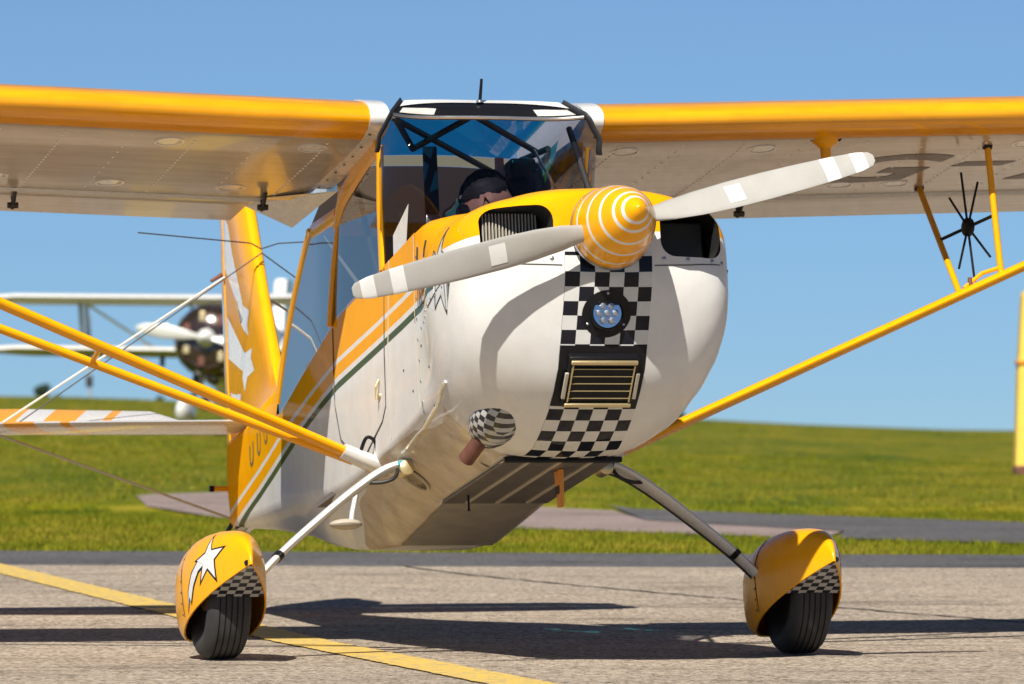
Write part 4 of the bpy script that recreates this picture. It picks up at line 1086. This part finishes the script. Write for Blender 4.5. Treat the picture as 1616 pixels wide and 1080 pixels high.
seam('type_underline', [(-1, -.70, 1.200), (-1, -.93, 1.200)], (1, 0, 0), side_t, PL, .004, 'decal_grey', .003)
for y in (-.60, -.72): seam('vent_slot', [(-1, y, 1.39), (-1, y, 1.33)], (1, 0, 0), side_t, PL, .008, 'dark_metal', .001, 6)
seam('chine_trim', [(-.6, -1.0, .83), (-.6, -.72, .79), (-.6, -.45, .765), (-.6, -.05, .745)], (1, 0, 0), side_t, PL, .012, 'white', .004)
seam('cowl_rear_seam', [(-.8, -.545, 1.44), (-.8, -.545, 1.1), (-.8, -.545, .82)], (1, 0, 0), side_t, PL, .003, 'rib_tape', .002)
for y, z in ((-.75, .93), (-.44, .90), (-.30, 1.0), (-.70, .80), (-.50, .775), (-.62, 1.03)):
    h = side_t.ray_cast(Vector((-2, y, z)), Vector((1, 0, 0)))
    if h[0]: revolve('skin_screw', h[0], (-1, 0, 0), [(-.002, .006), (.003, .004)], 'dark_metal', PL, 8)
for y_, h_ in ((3.62, .095), (3.36, .105), (3.10, .115)): script('U', y_, 1.315, h_, .13, 0, 'green', 'registration_letter')
ring = revolve('belly_inspection_ring', (-.315, .10, .672), (-.60, 0, -.8), [(-.004, .062), (.003, .062), (.003, .070), (-.004, .070)], 'livery', PL, 26)

# ------------------------------------------------------------------ pilot
MW = Matrix.Translation((0, 0, .012)) @ Euler((-TH, 0, PSI)).to_matrix().to_4x4()
def skin_mesh(name, J, E_, root=0, sub=2):
    me = bpy.data.meshes.new(name); me.from_pydata([j[0] for j in J], E_, []); o = bpy.data.objects.new(name, me); C.objects.link(o)
    md = o.modifiers.new('k', 'SKIN'); sv = me.skin_vertices[0].data
    for k, j in enumerate(J): sv[k].radius = (j[1], j[2] if len(j) > 2 else j[1]); sv[k].use_root = (k == root)
    s_ = o.modifiers.new('u', 'SUBSURF'); s_.levels = sub; s_.render_levels = sub
    bpy.context.view_layer.update(); m2 = evaluated(o); bpy.data.objects.remove(o); return m2
seat0 = Vector((.02, .42, .905))
J = [((0, 0, .03), .15, .12), ((0, .06, .20), .14, .11), ((.0, .06, .40), .16, .11), ((.01, .02, .58), .13, .09), ((.015, -.03, .66), .058), ((.03, -.085, .735), .058), ((.04, -.13, .80), .086, .10), ((.045, -.15, .88), .078, .09), ((.045, -.155, .925), .045),
     ((-.19, .03, .57), .062), ((-.24, -.08, .33), .048), ((-.16, -.30, .30), .038), ((-.12, -.38, .31), .030),
     ((.20, .03, .57), .062), ((.26, -.08, .33), .048), ((.18, -.30, .28), .038), ((.13, -.38, .28), .030),
     ((-.10, -.18, .06), .085), ((-.14, -.45, .10), .062), ((-.14, -.60, -.08), .048), ((.10, -.18, .06), .085), ((.14, -.45, .10), .062), ((.14, -.60, -.08), .048),
     ((.045, -.255, .785), .014), ((-.045, -.13, .80), .016), ((.135, -.13, .80), .016)]
Eg = [(0, 1), (1, 2), (2, 3), (3, 4), (4, 5), (5, 6), (6, 7), (7, 8), (3, 9), (9, 10), (10, 11), (11, 12), (3, 13), (13, 14), (14, 15), (15, 16), (0, 17), (17, 18), (18, 19), (0, 20), (20, 21), (21, 22), (6, 23), (6, 24), (6, 25)]
bme = skin_mesh('person', J, Eg)
bme.materials.append(M['skin']); bme.materials.append(M['cloth'])
for p in bme.polygons: p.material_index = 0 if (p.center.z > .655 or p.center.y < -.34 and p.center.z > .2) else 1; p.use_smooth = True
person = obj('person', bme); person.matrix_world = MW @ Matrix.Translation(seat0)
tag(person, 'dark haired person in dark clothing seated behind the windshield, head bowed', 'person')
vv = []
for i in range(12):
    for j in range(24):
        th = math.pi*.55*i/11; ph = 2*math.pi*j/24
        r = .101*(1+.035*math.sin(5*ph+i*1.7)+.03*math.sin(11*ph-i*2.3)); q = Vector((math.sin(th)*math.cos(ph)*r*.92, math.sin(th)*math.sin(ph)*r*1.08, math.cos(th)*r*1.05))
        if q.y < 0: q.z += .045*min(1, -q.y/.08)*(th/1.9)
        q = Euler((R(22), 0, 0)).to_matrix() @ q; vv.append(Vector((.036, -.112, .858))+q)
mesh('hair', vv, grid_faces(12, 24, True), 'hair', person)
tube('headset_band', [Vector((.045+.108*math.cos(R(a)), -.13, .83+.135*math.sin(R(a)))) for a in range(-10, 191, 20)], .010, 'black', person, 8)
for s in (-1, 1):
    revolve('headset_cup', (.045+s*.098, -.13, .80), (s, 0, 0), [(-.02, .036), (.012, .036), (.022, .024)], 'black', person, 16)
    revolve('eye', (.045+s*.034, -.222, .815), (0, -1, 0), [(0, .011), (.006, .008)], 'hair', person, 10)
tube('mouth', [(.02, -.222, .745), (.045, -.228, .743), (.07, -.222, .745)], .004, 'lips', person, 6)

# ------------------------------------------------------------------ parked biplane behind
BD = 88.
def at(px, py, d): return Vector(((px-808)/9700*d, d-22.3, .81+(690-py)/9700*d))
bc = at(345, 548, BD)
gz = ground_z(bc.x, bc.y)
BP = empty('biplane', 'white parked biplane with round dark engine cowl, standing on the grass behind the tail', 'biplane', (bc.x, bc.y+1.1, gz), (R(-6), 0, R(-9)))
bz = bc.z-gz
def bsec(y, rx, rz, zc, n=20): return [(rx*math.cos(2*math.pi*k/n), y, zc+rz*math.sin(2*math.pi*k/n)) for k in range(n)]
M['bip_under'] = mat('cream_underside', (.55, .53, .36), .6)
M['cowl_dark'] = mat('polished_dark_cowl', (.055, .035, .03), .18, .8, .4, .5)
loft('fuselage', [bsec(-.62, .42, .44, bz), bsec(.2, .46, .50, bz), bsec(1.6, .40, .48, bz+.02), bsec(3.2, .22, .30, bz+.02), bsec(4.6, .06, .14, bz+.04)], 'white', BP)
cw = loft('cowl_ring', [bsec(-1.18, .36, .36, bz), bsec(-1.22, .43, .43, bz), bsec(-1.14, .50, .50, bz), bsec(-.9, .535, .535, bz), bsec(-.60, .53, .53, bz)], 'cowl_dark', BP, caps=False)
revolve('cowl_face', (0, -1.16, bz), (0, 1, 0), [(-.10, .16), (-.09, .24), (-.05, .37), (0, .46), (.06, .49)], 'cowl_dark', BP, 28)
for k in range(7):
    a = 2*math.pi*k/7; box('cowl_slot', (.33*math.cos(a), -1.225, bz+.33*math.sin(a)), (.10, .04, .16), 'rust' if k % 2 else 'brass', BP, None, .02)
loft('cowl_band', [bsec(-.92, .545, .545, bz), bsec(-.80, .545, .545, bz)], 'white', BP, caps=False)
revolve('oil_scoop', (0, -.9, bz-.50), (0, 1, 0), [(-.2, .05), (-.12, .10), (.2, .12), (.4, .05)], 'cowl_dark', BP, 12)
revolve('prop_spinner', (0, -1.3, bz), (0, -1, 0), [(0, .14), (.1, .11), (.2, .04), (.22, .01)], 'white', BP, 14)
for an in (172, 352):
    d = Vector((math.cos(R(an)), 0, math.sin(R(an)))); t0 = Vector((-math.sin(R(an)), 0, math.cos(R(an))))
    secs = []
    for r, c_ in ((.1, .06), (.35, .16), (.65, .20), (.9, .16), (1.02, .06)):
        secs.append([Vector((0, -1.36, bz))+d*r+t0*(math.cos(2*math.pi*k/10)*c_/2)+Vector((0, 1, 0))*(math.sin(2*math.pi*k/10)*.02+math.cos(2*math.pi*k/10)*c_*.2) for k in range(10)])
    loft('propeller_blade', secs, 'white', BP)
def bwing(name, z0, y0, half, dih):
    secs = []
    for s in [-1+2*k/16 for k in range(17)]:
        x = half*s; sc = 1 if abs(s) < .9 else (.8 if abs(s) < .99 else .45)
        secs.append([(x, y0+.95*(a-.5)*sc+.05*(1-sc), z0+abs(x)*dih+.95*h*1.0) for a, h in [p for p in U[::3]][::-1]+[p for p in Lw[::3]][1:]])
    me = loft(name, secs, ['white', 'bip_under'], BP)
    for p in me.data.polygons:
        if p.normal.z < -.55: p.material_index = 1
    return me
uz_, lz_ = bz+.66, bz-.06
bwing('upper_wing', uz_, -.15, 3.42, .012); bwing('lower_wing', lz_, .25, 3.5, .016)
for sx in (-1, 1):
    tube('interplane_strut', [(sx*2.1, -.25, uz_), (sx*2.12, .15, lz_+.02)], .035, 'grey_paint', BP, 8)
    tube('interplane_strut', [(sx*2.1, .15, uz_), (sx*2.12, .55, lz_+.02)], .035, 'grey_paint', BP, 8)
    tube('flying_wire', [(sx*2.05, -.1, uz_), (sx*.98, .2, lz_+.03)], .022, 'bip_under', BP, 6)
    tube('cabane_strut', [(sx*.35, -.2, bz+.40), (sx*.5, -.2, uz_)], .025, 'grey_paint', BP, 6)
    for x in (2.1, 1.0): box('aileron_bracket', (sx*x, .4, lz_-.08), (.05, .12, .14), 'dark_metal', BP)
    lg = tube('gear_leg', [(sx*.22, -.3, bz-.42), (sx*.46, -.45, .32)], .05, 'white', BP, 8)
    vv = []
    for i in range(9):
        for j in range(14):
            th = math.pi*i/8; ph = 2*math.pi*j/14; vv.append((sx*.46+math.sin(th)*math.cos(ph)*.13, -.42-math.cos(th)*.42, .30+math.sin(th)*math.sin(ph)*.22))
    mesh('wheel_spat', vv, grid_faces(9, 14, True), 'white', lg)
    revolve('wheel', (sx*.46-.06, -.45, .20), (1, 0, 0), [(0, .05), (0, .17), (.02, .20), (.10, .20), (.12, .17), (.12, .05)], 'tyre', lg, 18)
    tube('exhaust_stack', [(sx*.25, -.7, bz-.45), (sx*.32, -.5, bz-.62)], .05, 'dark_metal', BP, 8)
loft('tailplane', [[(x, 4.1+.5*a*(1 if abs(x) < 1 else .7), bz+.12+.03*math.sin(6.283*a)) for a in [k/9 for k in range(10)]] for x in (-1.25, -.9, 0, .9, 1.25)], 'white', BP)
bf = plate('fin', [(3.7, bz+.15), (4.2, bz+.55), (4.5, bz+.72), (4.8, bz+.70), (4.95, bz+.40), (4.85, bz-.05), (4.3, bz)], .07, 'white', BP)

# ------------------------------------------------------------------ second parked aircraft, its tall tail fin rising behind
pd = 135.
pc = at(447, 545, pd); gz = ground_z(pc.x, pc.y)
PA = empty('parked_aircraft', 'white parked aircraft whose tall tail fin rises behind the biplane', 'aircraft', (pc.x, pc.y, gz), (0, 0, R(-12)))
zt_ = at(437, 440, pd).z-gz; zb_ = at(437, 528, pd).z-gz
plate('fin', [(-.62, zb_-.1), (-.25, zt_-.03), (-.18, zt_), (.32, zt_), (.40, zt_-.03), (.60, zb_-.1)], .26, 'white', PA)
M['pa_window'] = mat('dark_cabin_window', (.03, .05, .08), .1, .5)
loft('fuselage', [bsec(-5.2, .16, .16, zb_-.9), bsec(-4.4, .55, .62, zb_-.80), bsec(-3.0, .72, 1.18, zb_-.48), bsec(-1.2, .55, .62, zb_-.55), bsec(.7, .22, .34, zb_-.28), bsec(1.2, .06, .1, zb_-.22)], 'white', PA)
for sx in (-1, 1):
    for k in range(3): box('cabin_window', (sx*.665, -3.2+.55*k, zb_-.52), (.12, .36, .30), 'pa_window', PA, None, .05)
    loft('tailplane', [[(sx*x, .05+c_*(a-.5), zb_-.02+.04*math.sin(6.283*a)) for a in [k/9 for k in range(10)]] for x, c_ in ((.0, .9), (.9, .8), (1.25, .5))], 'white', PA)
    loft('wing', [[(sx*x, -2.9+c_*(a-.5), zb_+.72+x*.004+.09*math.sin(6.283*a)) for a in [k/9 for k in range(10)]] for x, c_ in ((.3, 1.5), (2.6, 1.2), (4.6, .8))], 'white', PA)
    tube('gear_leg', [(sx*.5, -2.8, zb_-1.3), (sx*1.0, -2.8, .18)], .06, 'grey_paint', PA, 8)
    revolve('wheel', (sx*1.0-.07, -2.8, .24), (1, 0, 0), [(0, .05), (0, .2), (.03, .25), (.11, .25), (.14, .2), (.14, .05)], 'tyre', PA, 16)
tube('nose_leg', [(0, -4.5, zb_-1.3), (0, -4.6, .2)], .05, 'grey_paint', PA, 8)
revolve('wheel', (-.06, -4.6, .22), (1, 0, 0), [(0, .05), (0, .18), (.03, .22), (.09, .22), (.12, .18), (.12, .05)], 'tyre', PA, 16)

# ------------------------------------------------------------------ yellow marker, far pole, far trees
md_ = 72.; mx_ = 6.42; my_ = md_-22.3; mz_ = ground_z(mx_, my_)
MK = empty('marker_post', 'tall tapering yellow marker post standing in the grass', 'marker post', (mx_, my_, mz_))
secs = [[(sx*wd, sy*.20, z) for sx, sy in ((-1, -1), (1, -1), (1, 1), (-1, 1))] for z, wd in ((.10, .53), (1.2, .50), (2.10, .45), (2.16, .42))]
M['post_yellow'] = mat('marker_yellow', (.80, .55, .08), .6)
mb = loft('post_body', secs, 'post_yellow', MK, smooth=False)
box('post_foot', (0, 0, .03), (1.08, .46, .16), 'rust', MK, None, .02)
box('post_band', (0, 0, 1.32), (1.03, .45, .05), 'orange', MK, None, .008)
pp = at(141, 560, 200.); pz = ground_z(pp.x, pp.y)
PO = empty('signal_pole', 'thin grey pole with a dark box standing on the far crest', 'pole', (pp.x, pp.y, pz))
tube('pole_shaft', [(0, 0, 0), (0, 0, at(141, 500, 200.).z-pz)], .05, 'grey_paint', PO, 8)
box('pole_box', (0, 0, at(141, 602, 200.).z-pz), (.22, .2, .36), 'dark_metal', PO, None, .03)
def leaf_mat():
    m, t, b = nodes('far_foliage'); co = coords(t)
    col = ramp(t, noise(t, co, 1.1, 4), [(.35, (.012, .03, .016)), (.65, (.035, .065, .025))])
    t.links.new(col, b.inputs['Base Color']); b.inputs['Roughness'].default_value = .8; return m
M['leaf'] = leaf_mat()
M['bark'] = mat('bark', (.07, .05, .035), .9)
def tree(px, py_top, wpx, d, label, seed):
    rnd = random.Random(seed); top = at(px, py_top, d); z0 = ground_z(top.x, top.y); Ht = top.z-z0; wd = wpx/9700*d/2
    T = empty('tree', label, 'tree', (top.x, top.y, z0))
    tube('trunk', [(0, 0, 0), (.1, 0, Ht*.4), (.05, .1, Ht*.75)], [.22, .15, .06], 'bark', T, 8)
    for k in range(4):
        a = rnd.uniform(0, 6.28); tube('limb', [(.08, 0, Ht*(.35+.1*k)), (math.cos(a)*wd*.6, math.sin(a)*wd*.6, Ht*(.55+.1*k))], [.09, .03], 'bark', T, 6)
    V, F = [], []; cl = []
    for k in range(26):
        a = rnd.uniform(0, 6.28); r = wd*.8*math.sqrt(rnd.random()); h = Ht*(.38+.5*rnd.random()); cl.append((math.cos(a)*r*(1.15-h/Ht*.6), math.sin(a)*r, h, wd*rnd.uniform(.22, .4)))
    for cx, cy, cz, cr_ in cl:
        for q in range(110):
            v = Vector((rnd.gauss(0, 1), rnd.gauss(0, 1), rnd.gauss(0, 1))).normalized()*cr_*rnd.random()**.4; p = Vector((cx, cy, min(cz+v.z*.8, Ht)))+Vector((v.x, v.y, 0))
            s = .14+.1*rnd.random(); e1 = Vector((rnd.gauss(0, 1), rnd.gauss(0, 1), rnd.gauss(0, 1))).normalized()*s; e2 = Vector((rnd.gauss(0, 1), rnd.gauss(0, 1), rnd.gauss(0, 1))).normalized()*s
            b0 = len(V); V += [p-e1, p+e2*.6, p+e1, p-e2*.6]; F.append((b0, b0+1, b0+2, b0+3))
    mesh('crown', V, F, 'leaf', T, False)
tree(63, 592, 44, 420, 'dark rounded tree on the skyline left of the biplane', 1)
tree(88, 608, 30, 430, 'low dark bush tree beside the larger skyline tree', 2)
tree(252, 613, 34, 440, 'small dark tree just showing over the crest beneath the biplane wing', 3)
tree(1068, 634, 30, 420, 'small dark tree on the skyline beside the nose of the yellow airplane', 4)
